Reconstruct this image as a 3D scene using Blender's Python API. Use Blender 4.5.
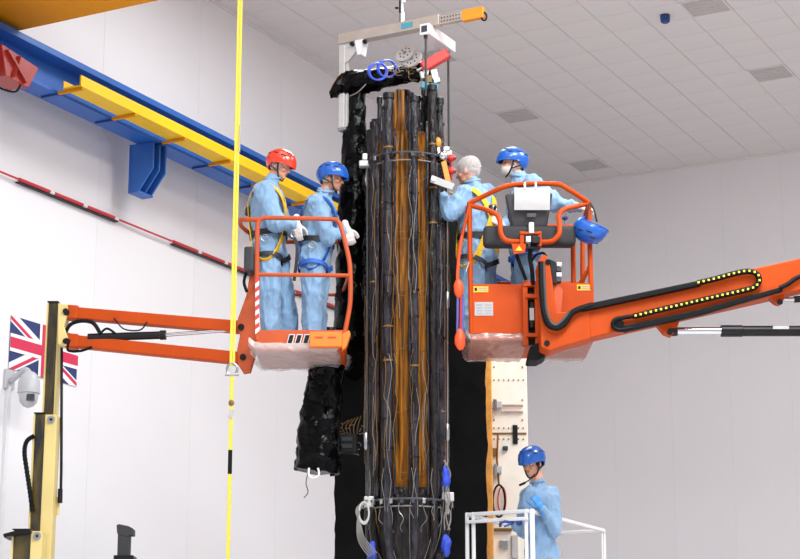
import bpy, bmesh, math, random
from mathutils import Vector, Matrix, noise
from mathutils.bvhtree import BVHTree
V = Vector
random.seed(7)
for _o in list(bpy.data.objects):
    bpy.data.objects.remove(_o, do_unlink=True)
SC = bpy.context.scene
COL = SC.collection

# ------------------------------------------------------------------ camera
FPX = 1889.0                       # focal length in pixels of an 800 px wide frame
PITCH = math.atan(470 / FPX)
EYE = V((0, 0, 1.6))
cam_d = bpy.data.cameras.new('camera')
cam_d.sensor_width = 36.0
cam_d.lens = FPX / 800 * 36.0
cam_d.clip_end = 200
cam = bpy.data.objects.new('camera', cam_d)
COL.objects.link(cam)
cam.location = EYE
cam.rotation_euler = (math.pi / 2 + PITCH, 0, 0)
SC.camera = cam

# ------------------------------------------------------------------ light
SC.view_settings.view_transform = 'Standard'
SC.view_settings.look = 'None'
SC.view_settings.gamma = 1.0
SC.view_settings.use_curve_mapping = False
SC.view_settings.exposure = 0.12
world = bpy.data.worlds.new('world')
SC.world = world
world.use_nodes = True
bg = world.node_tree.nodes['Background']
bg.inputs[0].default_value = (0.97, 0.96, 1.0, 1)
bg.inputs[1].default_value = 0.62


def area(name, loc, target, sx, sy, power, color=(1, 0.98, 0.96)):
    d = bpy.data.lights.new(name, 'AREA')
    d.shape = 'RECTANGLE'
    d.size, d.size_y, d.energy, d.color = sx, sy, power, color
    o = bpy.data.objects.new(name, d)
    COL.objects.link(o)
    o.location = loc
    o.rotation_euler = (V(target) - V(loc)).to_track_quat('-Z', 'Y').to_euler()
    return o


# rows of ceiling luminaires above and behind the camera, out of the frame
_az = math.atan(1030 / 1946)
for lu, lw, pw in ((8.0, 6.0, 60), (13.0, 6.0, 80), (18.0, 4.6, 330), (5.0, 11.0, 1000), (11.0, 11.5, 1100), (16.5, 12.0, 800)):
    lv = lw - 13.548                              # room axes: along the left wall, out from it
    lx, ly = math.sin(_az) * lu + math.cos(_az) * lv, math.cos(_az) * lu - math.sin(_az) * lv
    area('ceiling_luminaire', (lx, ly, 11.35), (lx, ly, 0.0), 3.0, 3.0, pw, (0.93, 0.985, 1.0))

# ------------------------------------------------------------------ projection helpers (photo pixel + distance -> point)
CP, SP = math.cos(PITCH), math.sin(PITCH)


def ray(px, py):
    x, y = (px - 400) / FPX, (279.5 - py) / FPX
    return V((x, CP - y * SP, y * CP + SP))


def at(px, py, Y):
    d = ray(px, py)
    return d * (Y / d.y) + EYE


AZ = math.atan(1030 / 1946)
RU = V((math.sin(AZ), math.cos(AZ), 0))      # along the left wall, away from the camera
RV = V((math.cos(AZ), -math.sin(AZ), 0))     # along the back wall, to the right
UP = V((0, 0, 1))
VW, UW, H = -13.548, 30.352, 11.522          # left wall, back wall, ceiling height
RM = Matrix((RU, RV, UP)).transposed()       # columns: u, v, z


def rw(u, w, z):                             # w = distance out from the left wall
    return RU * u + RV * (VW + w) + UP * z


# ------------------------------------------------------------------ materials
def s2l(c):
    return c / 12.92 if c <= 0.04045 else ((c + 0.055) / 1.055) ** 2.4


def rgb(h):
    h = h.lstrip('#')
    return tuple(s2l(int(h[i:i + 2], 16) / 255) for i in (0, 2, 4)) + (1,)


MATS = {}


def mat(name, color, rough=0.5, metal=0.0, var=0.06, vscale=6.0, bump=0.0, bscale=40.0, stretch=(1, 1, 1),
        spec=0.5, alpha=1.0, coat=0.0, color2=None, trans=0.0, sheen=0.0, detail=3.0, sub=0.0):
    m = bpy.data.materials.new(name)
    m.use_nodes = True
    nt = m.node_tree
    b = nt.nodes['Principled BSDF']
    c = rgb(color)
    b.inputs['Roughness'].default_value = rough
    b.inputs['Metallic'].default_value = metal
    b.inputs['Specular IOR Level'].default_value = spec
    b.inputs['Alpha'].default_value = alpha
    b.inputs['Coat Weight'].default_value = coat
    b.inputs['Transmission Weight'].default_value = trans
    b.inputs['Sheen Weight'].default_value = sheen
    b.inputs['Subsurface Weight'].default_value = sub
    b.inputs['Subsurface Scale'].default_value = 0.01
    tc = nt.nodes.new('ShaderNodeTexCoord')
    mp = nt.nodes.new('ShaderNodeMapping')
    mp.inputs['Scale'].default_value = stretch
    nt.links.new(tc.outputs['Object'], mp.inputs[0])
    n = nt.nodes.new('ShaderNodeTexNoise')
    n.inputs['Scale'].default_value = vscale
    n.inputs['Detail'].default_value = detail
    nt.links.new(mp.outputs[0], n.inputs['Vector'])
    r = nt.nodes.new('ShaderNodeValToRGB')
    lo = tuple(max(0, x * (1 - var)) for x in c[:3]) + (1,)
    hi = tuple(min(1, x * (1 + var)) for x in c[:3]) + (1,)
    if color2:
        hi = rgb(color2)
        lo = c
    r.color_ramp.elements[0].color, r.color_ramp.elements[1].color = lo, hi
    r.color_ramp.elements[0].position, r.color_ramp.elements[1].position = 0.35, 0.65
    nt.links.new(n.outputs[0], r.inputs[0])
    nt.links.new(r.outputs[0], b.inputs['Base Color'])
    if bump:
        n2 = nt.nodes.new('ShaderNodeTexNoise')
        n2.inputs['Scale'].default_value = bscale
        n2.inputs['Detail'].default_value = 4
        nt.links.new(mp.outputs[0], n2.inputs['Vector'])
        bp = nt.nodes.new('ShaderNodeBump')
        bp.inputs['Strength'].default_value = bump
        bp.inputs['Distance'].default_value = 0.02
        nt.links.new(n2.outputs[0], bp.inputs['Height'])
        nt.links.new(bp.outputs[0], b.inputs['Normal'])
    MATS[name] = m
    return m


mat('wall_paint', '#e9e7ea', 0.55, var=0.012, vscale=0.4)
mat('ceiling_tile', '#e4dedc', 0.8, var=0.015, vscale=0.8, bump=0.05, bscale=60)
mat('ceiling_gap', '#d6cecb', 0.9)
mat('wall_gap', '#e6e4e7', 0.8)
mat('ceiling_grille', '#c8c3c1', 0.7, var=0.03)
mat('floor_vinyl', '#dcdcdf', 0.4, var=0.03, vscale=0.5)
mat('crane_blue', '#2860b2', 0.45, var=0.06, vscale=1.5)
mat('crane_yellow', '#f2c000', 0.5, var=0.04, vscale=2)
mat('girder_ochre', '#d98c0a', 0.6, var=0.10, vscale=0.8, spec=0.15)
mat('red_paint', '#9c261e', 0.4, var=0.08)
mat('red_pipe', '#c0303a', 0.4, var=0.05)
mat('black_rubber', '#08080a', 0.6, var=0.2, bump=0.05, spec=0.18)
mat('black_metal', '#0d0d10', 0.4, var=0.2, spec=0.3)
mat('dark_grey', '#35363a', 0.6, var=0.1)
mat('console_grey', '#363538', 0.6, var=0.06, bump=0.03)
mat('bumper_foam', '#29282a', 0.75, var=0.08, bump=0.1, bscale=80)
mat('lift_orange', '#b54203', 0.5, var=0.05, vscale=5, spec=0.2)
mat('lift_orange_dull', '#b5470f', 0.5, var=0.08, vscale=5)
mat('box_orange', '#ff7a22', 0.4, var=0.03)
mat('mast_beige', '#d8c27e', 0.4, var=0.05, vscale=3)
mat('mast_black', '#1d1a14', 0.22, var=0.3, vscale=2, color2='#5b4a1c', stretch=(6, 6, 1.2), coat=0.4)  # ochre streaks are yellow reflections painted into the black channel colour
mat('chrome', '#c9cacd', 0.15, 1.0, var=0.03)
mat('steel', '#a8a9ab', 0.32, 1.0, var=0.08)
mat('steel_light', '#c2bebc', 0.45, 0.3, var=0.05)
mat('alu_frame', '#b3a79d', 0.38, 0.35, var=0.05, vscale=8)
mat('white_paint', '#dcdada', 0.4, var=0.02)
mat('white_plastic', '#e3e2e4', 0.35, var=0.02)
mat('cctv_grey', '#b9b9bd', 0.35, var=0.03)
mat('dark_glass', '#3a3c42', 0.08, var=0.05, spec=0.8)
mat('paper', '#b0adad', 0.7, var=0.03, vscale=12)
mat('print_grey', '#9a9aa0', 0.8)
mat('label_yellow', '#f0b818', 0.5)
mat('flag_white', '#f1eff3', 0.7, var=0.01)
mat('flag_red', '#d02f52', 0.7, var=0.02)
mat('flag_navy', '#2b3a6e', 0.7, var=0.02)
mat('plastic_sheet', '#d9d2cf', 0.2, var=0.06, alpha=0.5, bump=0.5, bscale=14, spec=0.7)
mat('plastic_sheet_pink', '#c09a8e', 0.2, var=0.1, alpha=0.5, bump=0.5, bscale=14, spec=0.7)
mat('mli_black', '#060607', 0.16, var=0.3, vscale=8, bump=0.8, bscale=11, spec=0.10)
mat('mli_matte', '#0a0a0b', 0.6, var=0.25, vscale=3, bump=0.35, bscale=7, spec=0.12)
mat('strut_black', '#0c0b0e', 0.24, var=0.4, vscale=22, bump=1.0, bscale=42, stretch=(1, 1, 0.22), color2='#35323a', spec=0.32)
mat('strut_dark', '#090809', 0.28, var=0.3, vscale=24, bump=1.0, bscale=44, stretch=(1, 1, 0.3), color2='#2a2322', spec=0.28)
mat('amber_mesh', '#3c2204', 0.4, var=0.2, vscale=30, color2='#a8660c', bump=0.8, bscale=60, stretch=(1, 1, 0.07), metal=0.1, spec=0.3, detail=6.0)
mat('amber_dark', '#4a2c0a', 0.4, var=0.2, vscale=26, color2='#96601c', bump=0.6, bscale=50, stretch=(1, 1, 0.06), metal=0.2)
mat('wire_grey', '#77736f', 0.4, var=0.1)
mat('wire_gold', '#77551e', 0.4, var=0.1)
mat('blue_hose', '#2b4fd0', 0.4, var=0.08)
mat('blue_cloth', '#2440b4', 0.6, var=0.2, bump=0.5, bscale=25)
mat('teal_tape', '#3f93a8', 0.5, var=0.1)
mat('red_cover', '#d3362f', 0.5, var=0.05)
mat('orange_end', '#e08a1c', 0.4, var=0.06)
mat('strap_yellow', '#d8c640', 0.6, var=0.06, vscale=30)
mat('panel_white', '#efe7da', 0.35, var=0.04, vscale=5)
mat('panel_edge', '#e8a24a', 0.35, var=0.15, vscale=9, bump=0.3, bscale=20)
mat('coverall', '#7d9fc0', 0.75, var=0.05, vscale=14, bump=0.15, bscale=30, sheen=0.2, alpha=1)
mat('skin', '#d79a80', 0.5, var=0.06, vscale=30, sub=0.1)
mat('skin_tan', '#b97f66', 0.5, var=0.06, vscale=30, sub=0.1)
mat('lips', '#b06a5c', 0.5)
mat('eye_dark', '#241a16', 0.25)
mat('hair_dark', '#221a17', 0.6, var=0.3, vscale=60)
mat('hair_grey', '#6d655e', 0.7, var=0.2, vscale=60)
mat('net_white', '#eee8e6', 0.8, var=0.15, vscale=70, alpha=0.42, bump=0.4, bscale=90)
mat('mask_white', '#cfc2bd', 0.8, var=0.08, vscale=30, bump=0.3, bscale=40)
mat('glove_white', '#d9cfcb', 0.5, var=0.08, vscale=25, bump=0.3, bscale=40)
mat('glove_blue', '#4a93d6', 0.45, var=0.06, vscale=25, bump=0.3, bscale=40)
mat('glove_navy', '#24417f', 0.45, var=0.06)
mat('helmet_red', '#e5391f', 0.25, var=0.04, coat=0.5)
mat('helmet_blue', '#1158b2', 0.3, var=0.04, coat=0.25)
mat('helmet_vent', '#10182c', 0.6)
mat('harness_yellow', '#f0bb1c', 0.6, var=0.06)
mat('harness_black', '#17171a', 0.6, var=0.15)
mat('harness_blue', '#235bb5', 0.6, var=0.08)
mat('orange_pack', '#f4511e', 0.5, var=0.05)
mat('webbing_purple', '#5a5a9c', 0.6, var=0.1)
mat('boot_black', '#1a1a1c', 0.5)
mat('beacon_blue', '#1c3f86', 0.3)
mat('chain_yellow', '#d8c93a', 0.5)


# ------------------------------------------------------------------ mesh builder
def frame(z, hint=None):
    z = z.normalized()
    h = hint or (V((0, 0, 1)) if abs(z.z) < 0.9 else V((0, 1, 0)))
    x = h.cross(z)
    if x.length < 1e-6:
        x = V((1, 0, 0)).cross(z)
    x.normalize()
    return x, z.cross(x), z


class MB:
    def __init__(s):
        s.v, s.f = [], []

    def add(s, vs, fs):
        k = len(s.v)
        s.v += [V(p) for p in vs]
        s.f += [tuple(i + k for i in f) for f in fs]
        return s

    def box(s, c, size, M=None):
        M = M or Matrix.Identity(3)
        c = V(c)
        h = [x / 2 for x in size]
        vs = [c + M @ V((a * h[0], b * h[1], d * h[2])) for a in (-1, 1) for b in (-1, 1) for d in (-1, 1)]
        return s.add(vs, [(0, 1, 3, 2), (4, 6, 7, 5), (0, 4, 5, 1), (2, 3, 7, 6), (0, 2, 6, 4), (1, 5, 7, 3)])

    def rng(s, lo, hi):
        return s.box([(a + b) / 2 for a, b in zip(lo, hi)], [abs(b - a) for a, b in zip(lo, hi)])

    def rbox(s, u0, u1, w0, w1, z0, z1):      # box in room axes
        return s.box(rw((u0 + u1) / 2, (w0 + w1) / 2, (z0 + z1) / 2), (abs(u1 - u0), abs(w1 - w0), abs(z1 - z0)), RM)

    def pbox(s, x0, y0, x1, y1, Y0, Y1):      # upright box whose front face fills a photo rectangle at distance Y0
        a, b = at(x0, y1, Y0), at(x1, y0, Y0)
        return s.rng((a.x, Y0, a.z), (b.x, Y1, b.z))

    def bar(s, p, q, w, h, hint=None):
        p, q = V(p), V(q)
        x, y, z = frame(q - p, hint)
        return s.box((p + q) / 2, (w, h, (q - p).length), Matrix((x, y, z)).transposed())

    def prism(s, poly, ex):
        n = len(poly)
        poly = [V(p) for p in poly]
        ex = V(ex)
        return s.add(poly + [p + ex for p in poly],
                     [tuple(range(n))[::-1], tuple(range(n, 2 * n))] + [(i, (i + 1) % n, n + (i + 1) % n, n + i) for i in range(n)])

    def tube(s, pts, r, n=8, closed=False, sq=None):
        pts = [V(p) for p in pts]
        m = len(pts)
        rs = r if isinstance(r, (list, tuple)) else [r] * m
        k = len(s.v)
        prev = None
        for i, p in enumerate(pts):
            if closed:
                t = pts[(i + 1) % m] - pts[i - 1]
            else:
                t = pts[min(i + 1, m - 1)] - pts[max(i - 1, 0)]
            if t.length < 1e-9:
                t = V((0, 0, 1))
            t.normalize()
            if prev is None:
                x, y, _ = frame(t)
            else:
                x = prev - t * prev.dot(t)
                if x.length < 1e-6:
                    x = frame(t)[0]
                x.normalize()
                y = t.cross(x)
            prev = x
            for j in range(n):
                a = 2 * math.pi * j / n
                s.v.append(p + (x * math.cos(a) + y * math.sin(a)) * rs[i])
        for i in range(m if closed else m - 1):
            for j in range(n):
                a, b = k + i * n, k + ((i + 1) % m) * n
                s.f.append((a + j, a + (j + 1) % n, b + (j + 1) % n, b + j))
        if not closed:
            s.f.append(tuple(k + j for j in range(n))[::-1])
            s.f.append(tuple(k + (m - 1) * n + j for j in range(n)))
        return s

    def loft(s, rings):
        n = len(rings[0])
        k = len(s.v)
        for rg in rings:
            s.v += [V(p) for p in rg]
        for i in range(len(rings) - 1):
            for j in range(n):
                a, b = k + i * n, k + (i + 1) * n
                s.f.append((a + j, a + (j + 1) % n, b + (j + 1) % n, b + j))
        s.f.append(tuple(k + j for j in range(n))[::-1])
        s.f.append(tuple(k + (len(rings) - 1) * n + j for j in range(n)))
        return s

    def ell(s, c, rad, M=None, nu=16, nv=10):
        M = M or Matrix.Identity(3)
        c = V(c)
        rings = []
        for i in range(1, nv):
            t = math.pi * i / nv
            rings.append([c + M @ V((rad[0] * math.sin(t) * math.cos(2 * math.pi * j / nu), rad[1] * math.sin(t) * math.sin(2 * math.pi * j / nu),
                                     -rad[2] * math.cos(t))) for j in range(nu)])
        return s.loft(rings)

    def capsule(s, p0, r0, p1, r1, side=None, flat=1.0, n=14):
        """tapered limb with round ends; flat squashes it across `side`'s perpendicular"""
        p0, p1 = V(p0), V(p1)
        z = (p1 - p0).normalized()
        if side is not None:
            x = (side - z * side.dot(z)).normalized()
            y = z.cross(x)
        else:
            x, y, _ = frame(z)
        rings = []
        for i in range(5):
            t = math.pi / 2 * (1 - i / 5 + 0.0) * 0.96
            rings.append([p0 - z * r0 * math.sin(t) * min(1, flat + 0.3) + (x * math.cos(a) + y * math.sin(a) * flat) * r0 * math.cos(t)
                          for a in [2 * math.pi * j / n for j in range(n)]])
        for i in range(5):
            t = math.pi / 2 * (i / 4) * 0.96
            rings.append([p1 + z * r1 * math.sin(t) * min(1, flat + 0.3) + (x * math.cos(a) + y * math.sin(a) * flat) * r1 * math.cos(t)
                          for a in [2 * math.pi * j / n for j in range(n)]])
        return s.loft(rings)

    def subbox(s, lo, hi, step):
        lo, hi = V(lo), V(hi)
        d = hi - lo
        for ax in range(3):
            a, b = (ax + 1) % 3, (ax + 2) % 3
            na, nb = max(1, int(d[a] / step)), max(1, int(d[b] / step))
            for side in (0, 1):
                vs, fs = [], []
                for i in range(na + 1):
                    for j in range(nb + 1):
                        p = V((0, 0, 0))
                        p[ax] = hi[ax] if side else lo[ax]
                        p[a] = lo[a] + d[a] * i / na
                        p[b] = lo[b] + d[b] * j / nb
                        vs.append(p)
                for i in range(na):
                    for j in range(nb):
                        q = (i * (nb + 1) + j, (i + 1) * (nb + 1) + j, (i + 1) * (nb + 1) + j + 1, i * (nb + 1) + j + 1)
                        fs.append(q if side else q[::-1])
                s.add(vs, fs)
        return s

    def grid(s, fn, nu, nv, thick=None):
        vs = [fn(i / nu, j / nv) for i in range(nu + 1) for j in range(nv + 1)]
        fs = [(i * (nv + 1) + j, (i + 1) * (nv + 1) + j, (i + 1) * (nv + 1) + j + 1, i * (nv + 1) + j + 1) for i in range(nu) for j in range(nv)]
        return s.add(vs, fs)

    def ribbon(s, pts, nrm, width, th=0.006, closed=False):
        m = len(pts)
        k = len(s.v)
        for i in range(m):
            t = (pts[(i + 1) % m] - pts[i - 1]) if closed else (pts[min(i + 1, m - 1)] - pts[max(0, i - 1)])
            t.normalize()
            nn = (nrm[i] - t * nrm[i].dot(t)).normalized()
            b = t.cross(nn) * width / 2
            s.v += [pts[i] + b, pts[i] - b, pts[i] - b + nn * th, pts[i] + b + nn * th]
        for i in range(m if closed else m - 1):
            a, b = k + i * 4, k + ((i + 1) % m) * 4
            for j in range(4):
                s.f.append((a + j, a + (j + 1) % 4, b + (j + 1) % 4, b + j))
        if not closed:
            s.f += [(k, k + 1, k + 2, k + 3), tuple(k + (m - 1) * 4 + j for j in (3, 2, 1, 0))]
        return s

    def warp(s, amp, sc, seed=0.0):
        o = V((seed, seed * 1.7, seed * 0.3))
        for i, p in enumerate(s.v):
            q = p * sc + o
            s.v[i] = p + noise.noise_vector(q) * amp + noise.noise_vector(q * 2.7) * amp * 0.5
        return s

    def mesh(s, name, m, smooth=35, bevel=0.0, merge=False, segs=2):
        me = bpy.data.meshes.new(name)
        me.from_pydata([tuple(p) for p in s.v], [], s.f)
        bm = bmesh.new()
        bm.from_mesh(me)
        if merge:
            bmesh.ops.remove_doubles(bm, verts=bm.verts, dist=1e-4)
        bmesh.ops.recalc_face_normals(bm, faces=bm.faces)
        if bevel:
            es = [e for e in bm.edges if len(e.link_faces) == 2 and e.calc_face_angle(0) > 0.5]
            bmesh.ops.bevel(bm, geom=es, offset=bevel, segments=segs, affect='EDGES', profile=0.5, clamp_overlap=True)
        bm.to_mesh(me)
        bm.free()
        me.materials.append(MATS[m])
        if smooth:
            me.polygons.foreach_set('use_smooth', [True] * len(me.polygons))
            me.set_sharp_from_angle(angle=math.radians(smooth))
        return me

    def build(s, name, m, parent=None, smooth=35, bevel=0.0, merge=False, label=None, segs=2):
        base = V((0, 0, 0))
        r = parent
        while r is not None:
            base += V(r.location)
            r = r.parent
        if parent is None and s.v:
            xs = [p.x for p in s.v]; ys = [p.y for p in s.v]
            base = V(((min(xs) + max(xs)) / 2, (min(ys) + max(ys)) / 2, min(p.z for p in s.v)))
        s.v = [p - base for p in s.v]
        o = bpy.data.objects.new(name, s.mesh(name, m, smooth, bevel, merge, segs))
        COL.objects.link(o)
        if parent is None:
            o.location = base
        else:
            o.parent = parent
        if label:
            o['label'] = label
        return o


def tag(o, label, cat, group=None):
    o['label'], o['category'] = label, cat
    if group:
        o['group'] = group
    return o


def thing(name, label, cat, base, group=None):
    o = bpy.data.objects.new(name, None)
    COL.objects.link(o)
    o.location = base
    o.empty_display_size = 0.2
    return tag(o, label, cat, group)


def struct(o):
    o['kind'] = 'structure'
    return o


def piece(name, me, loc, parent):
    o = bpy.data.objects.new(name, me)
    COL.objects.link(o)
    o.parent = parent
    o.location = loc
    return o


def smooth_path(pts, n=6, closed=False):
    """Catmull-Rom through the points"""
    pts = [V(p) for p in pts]
    m = len(pts)
    out = []
    for i in range(m if closed else m - 1):
        if closed:
            p0, p1, p2, p3 = pts[i - 1], pts[i], pts[(i + 1) % m], pts[(i + 2) % m]
        else:
            p0, p1, p2, p3 = pts[max(i - 1, 0)], pts[i], pts[i + 1], pts[min(i + 2, m - 1)]
        for k in range(n):
            t = k / n
            out.append(0.5 * ((2 * p1) + (p2 - p0) * t + (2 * p0 - 5 * p1 + 4 * p2 - p3) * t * t + (3 * p1 - p0 - 3 * p2 + p3) * t ** 3))
    if not closed:
        out.append(pts[-1])
    return out


def P(l):
    return [at(*q) for q in l]


# ------------------------------------------------------------------ the room
o = struct(MB().rbox(-8, UW + 0.3, -0.3, 26, -0.3, 0).build('floor', 'floor_vinyl', smooth=0))
wl = struct(MB().rbox(-4, UW + 0.3, -0.3, -0.002, 0, H + 0.3).build('wall_left', 'wall_gap', smooth=0))
wb = struct(MB().rbox(UW + 0.002, UW + 0.3, 0, 21, 0, H + 0.3).build('wall_back', 'wall_gap', smooth=0))
ce = struct(MB().rbox(-6, UW + 0.3, -0.3, 21, H + 0.005, H + 0.3).build('ceiling', 'ceiling_gap', smooth=0))
struct(MB().rbox(-6, UW + 0.3, 21.0, 21.3, 0, H + 0.3).build('wall_right', 'wall_paint', smooth=0))
RQ = Matrix.Rotation(-AZ + math.pi / 2, 3, 'Z')   # local x -> u


def room_piece(name, parent, size, c, m, cache={}):
    key = (m,) + tuple(round(x, 3) for x in size)
    if key not in cache:
        mb = MB().box((0, 0, 0), size, RM)
        cache[key] = mb.mesh(name, m, smooth=0, bevel=0.0)
    return piece(name, cache[key], c - V(parent.location), parent)


PW = 1.05
u = UW
while u > 5:                                       # left wall cladding
    w_ = PW * 2
    for z0, z1 in ((0, H),):
        room_piece('panel', wl, (w_ - 0.004, 0.014, z1 - z0 - 0.004), rw(u - w_ / 2, -0.005, (z0 + z1) / 2), 'wall_paint')
    u -= w_
w = 13.548 - 11.856 - 1.05 * 1
edges = [0.0] + [w + PW * i for i in range(20)]
for a, b in zip(edges[:-1], edges[1:]):            # back wall cladding
    room_piece('panel', wb, (0.014, b - a - 0.004, H), rw(UW + 0.005, (a + b) / 2, H / 2), 'wall_paint')

TP = 0.6
gu = [UW - 0.12 - TP * i for i in range(44)]        # cross joints (measured from the back wall)
gw0 = 13.548 - 8.1 * 0.902 - 0.05                          # a joint line along the hall
gw = [gw0 + TP * i for i in range(-11, 25)]
gw = [g for g in gw if g < 21]
gu0 = 26.33 * 0.902
gu = sorted(gu0 + TP * i for i in range(-28, 12))
gu = [g for g in gu if g < UW - 0.1]
grilles = {}
tiles = []


def proj(p):
    d = V(p) - EYE
    z = d.y * CP + d.z * SP
    return 400 + FPX * d.x / z, 279.5 - FPX * (d.z * CP - d.y * SP) / z, z


GL = [(26.0, -13.25), (29.35, -13.25), (32.6, -13.25), (26.0, -8.45), (29.35, -8.45)]
GL = [(a * 0.902, b * 0.902 + 13.548) for a, b in GL]
ulist = gu + [UW]
wlist = [0.0] + [g for g in gw if g > 0.05]
for i in range(len(ulist) - 1):
    for j in range(len(wlist) - 1):
        u0, u1, w0, w1 = ulist[i], ulist[i + 1], wlist[j], wlist[j + 1]
        c = ((u0 + u1) / 2, (w0 + w1) / 2)
        hit = None
        for k, g in enumerate(GL):
            if abs(g[0] - c[0]) <= TP / 2 and abs(g[1] - c[1]) <= TP / 2:
                hit = k
        if hit is not None:
            grilles[hit] = (u0, u1, w0, w1)
            continue
        x, y, z = proj(rw(c[0], c[1], H))
        tiles.append(((-30 < x < 830 and -25 < y < 240 and z > 0), 1 / z, u0, u1, w0, w1))
tiles.sort(key=lambda t: (not t[0], -t[1]))
rest = MB()
for k, (vis, _, u0, u1, w0, w1) in enumerate(tiles):
    if k < 300 and vis:
        room_piece('ceiling_tile', ce, (u1 - u0 - 0.007, w1 - w0 - 0.010, 0.012), rw((u0 + u1) / 2, (w0 + w1) / 2, H + 0.004), 'ceiling_tile')
    else:
        rest.rbox(u0 + 0.006, u1 - 0.006, w0 + 0.006, w1 - 0.006, H - 0.002, H + 0.010)
rt = rest.build('ceiling_tiles', 'ceiling_tile', ce, smooth=0)
rt['kind'] = 'stuff'
GNAME = ['grey square ceiling grille just right of the lifting frame', 'grey square ceiling grille above the man in the blue helmet',
         'grey square ceiling grille nearest the far wall, above the orange basket', 'grey square ceiling grille at the top edge, right of the blue beacon',
         'grey square ceiling grille at the upper right, away from the beacon', 'grey square ceiling grille cut off by the right edge of the picture', None, None]
for k, (u0, u1, w0, w1) in sorted(grilles.items()):
    if GNAME[k] is None:
        continue
    t = thing('ceiling_grille', GNAME[k], 'ceiling grille', rw((u0 + u1) / 2, (w0 + w1) / 2, H - 0.012), 'square grilles in the tiled ceiling')
    MB().rbox(u0 + 0.03, u1 - 0.03, w0 + 0.03, w1 - 0.03, H - 0.006, H + 0.012).build('face', 'ceiling_grille', t, smooth=0)
    fr = MB()
    for a, b, c_, d in ((u0, u1, w0, w0 + .03), (u0, u1, w1 - .03, w1), (u0, u0 + .03, w0 + .03, w1 - .03), (u1 - .03, u1, w0 + .03, w1 - .03)):
        fr.rbox(a + .004, b - .004, c_, d, H - 0.012, H + 0.012)
    fr.build('frame', 'ceiling_tile', t, smooth=0)
    s_ = MB()
    for q in range(7):
        uu = u0 + 0.07 + q * (u1 - u0 - 0.14) / 6
        s_.rbox(uu - 0.008, uu + 0.008, w0 + .04, w1 - .04, H - 0.014, H - 0.006)
    s_.build('slat_rows', 'ceiling_grille', t, smooth=0)
bc = rw(23.493, 13.548 - 8.261, H)
t = thing('ceiling_beacon', 'small blue beacon fixed under the white tiled ceiling', 'beacon', bc - UP * 0.12)
MB().tube([bc - UP * 0.02, bc], 0.07, 16).build('mount', 'dark_grey', t)
MB().tube([bc - UP * 0.12, bc - UP * 0.1, bc - UP * 0.04, bc - UP * 0.02], [0.04, 0.065, 0.07, 0.07], 16).build('lens', 'beacon_blue', t)

# ceiling edge trims
struct(MB().rbox(UW - 0.05, UW - 0.002, 0.05, 20.9, H - 0.03, H - 0.003).build('trim_1', 'ceiling_tile', smooth=0))
struct(MB().rbox(5, UW - 0.05, 0.003, 0.04, H - 0.03, H - 0.003).build('trim_2', 'ceiling_tile', smooth=0))

# ------------------------------------------------------------------ overhead crane on the left wall
ZT = 9.27
t = thing('crane_runway_beam', 'long blue steel runway beam along the left wall', 'crane beam', rw(18, 0.45, ZT - 0.52))
U0, U1 = 9.0, UW - 0.02
MB().rbox(U0, U1, 0.30, 0.72, ZT - 0.075, ZT).build('top_flange', 'crane_blue', t, smooth=0, bevel=0.004)
MB().rbox(U0, U1, 0.46, 0.50, ZT - 0.42, ZT - 0.075).build('web', 'crane_blue', t, smooth=0)
MB().rbox(U0, U1, 0.36, 0.64, ZT - 0.46, ZT - 0.42).build('bottom_flange', 'crane_blue', t, smooth=0, bevel=0.004)
MB().rbox(U0, U1, 0.49, 0.53, ZT, ZT + 0.04).build('rail', 'steel', t, smooth=0)
for ub in (18.14,):
    br = thing('beam_bracket', 'blue gusseted bracket hanging under the runway beam', 'bracket', rw(ub, 0.3, ZT - 1.15))
    zz = ZT - 0.465
    MB().rbox(ub - 0.15, ub + 0.15, 0.27, 0.29, zz - 0.62, zz).build('back_plate', 'crane_blue', br, smooth=0)
    for du in (-0.13, 0.0, 0.13):
        poly = [rw(ub + du - 0.012, a, b) for a, b in ((0.29, zz), (0.62, zz), (0.62, zz - 0.34), (0.42, zz - 0.6), (0.29, zz - 0.6))]
        MB().prism(poly, RU * 0.024).build('gusset', 'crane_blue', br, smooth=0)
    MB().rbox(ub - 0.15, ub + 0.15, 0.29, 0.43, zz - 0.62, zz - 0.6).build('foot_plate', 'crane_blue', br, smooth=0)
# yellow cable tray in front of the beam
TU0 = 16.05
t = thing('cable_tray', 'bright yellow cable tray bolted along the blue runway beam', 'cable tray', rw(18, 0.85, 8.8))
MB().rbox(TU0, U1, 0.98, 1.0, 8.83, 8.96).build('outer_lip', 'crane_yellow', t, smooth=0)
MB().rbox(TU0, U1, 0.76, 0.98, 8.83, 8.845).build('bottom_plate', 'crane_yellow', t, smooth=0)
MB().rbox(TU0, U1, 0.75, 0.76, 8.83, 8.93).build('inner_lip', 'crane_yellow', t, smooth=0)
for k in range(13):
    uu = TU0 + 0.02 + k * 1.02
    a = MB().rbox(uu, uu + 0.035, 0.66, 1.0, 8.795, 8.825).build('support_arm', 'girder_ochre', t, smooth=0)
    MB().rbox(uu, uu + 0.035, 0.42, 0.66, 8.785, 8.81).build('arm_root', 'beacon_blue', a, smooth=0)
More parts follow.
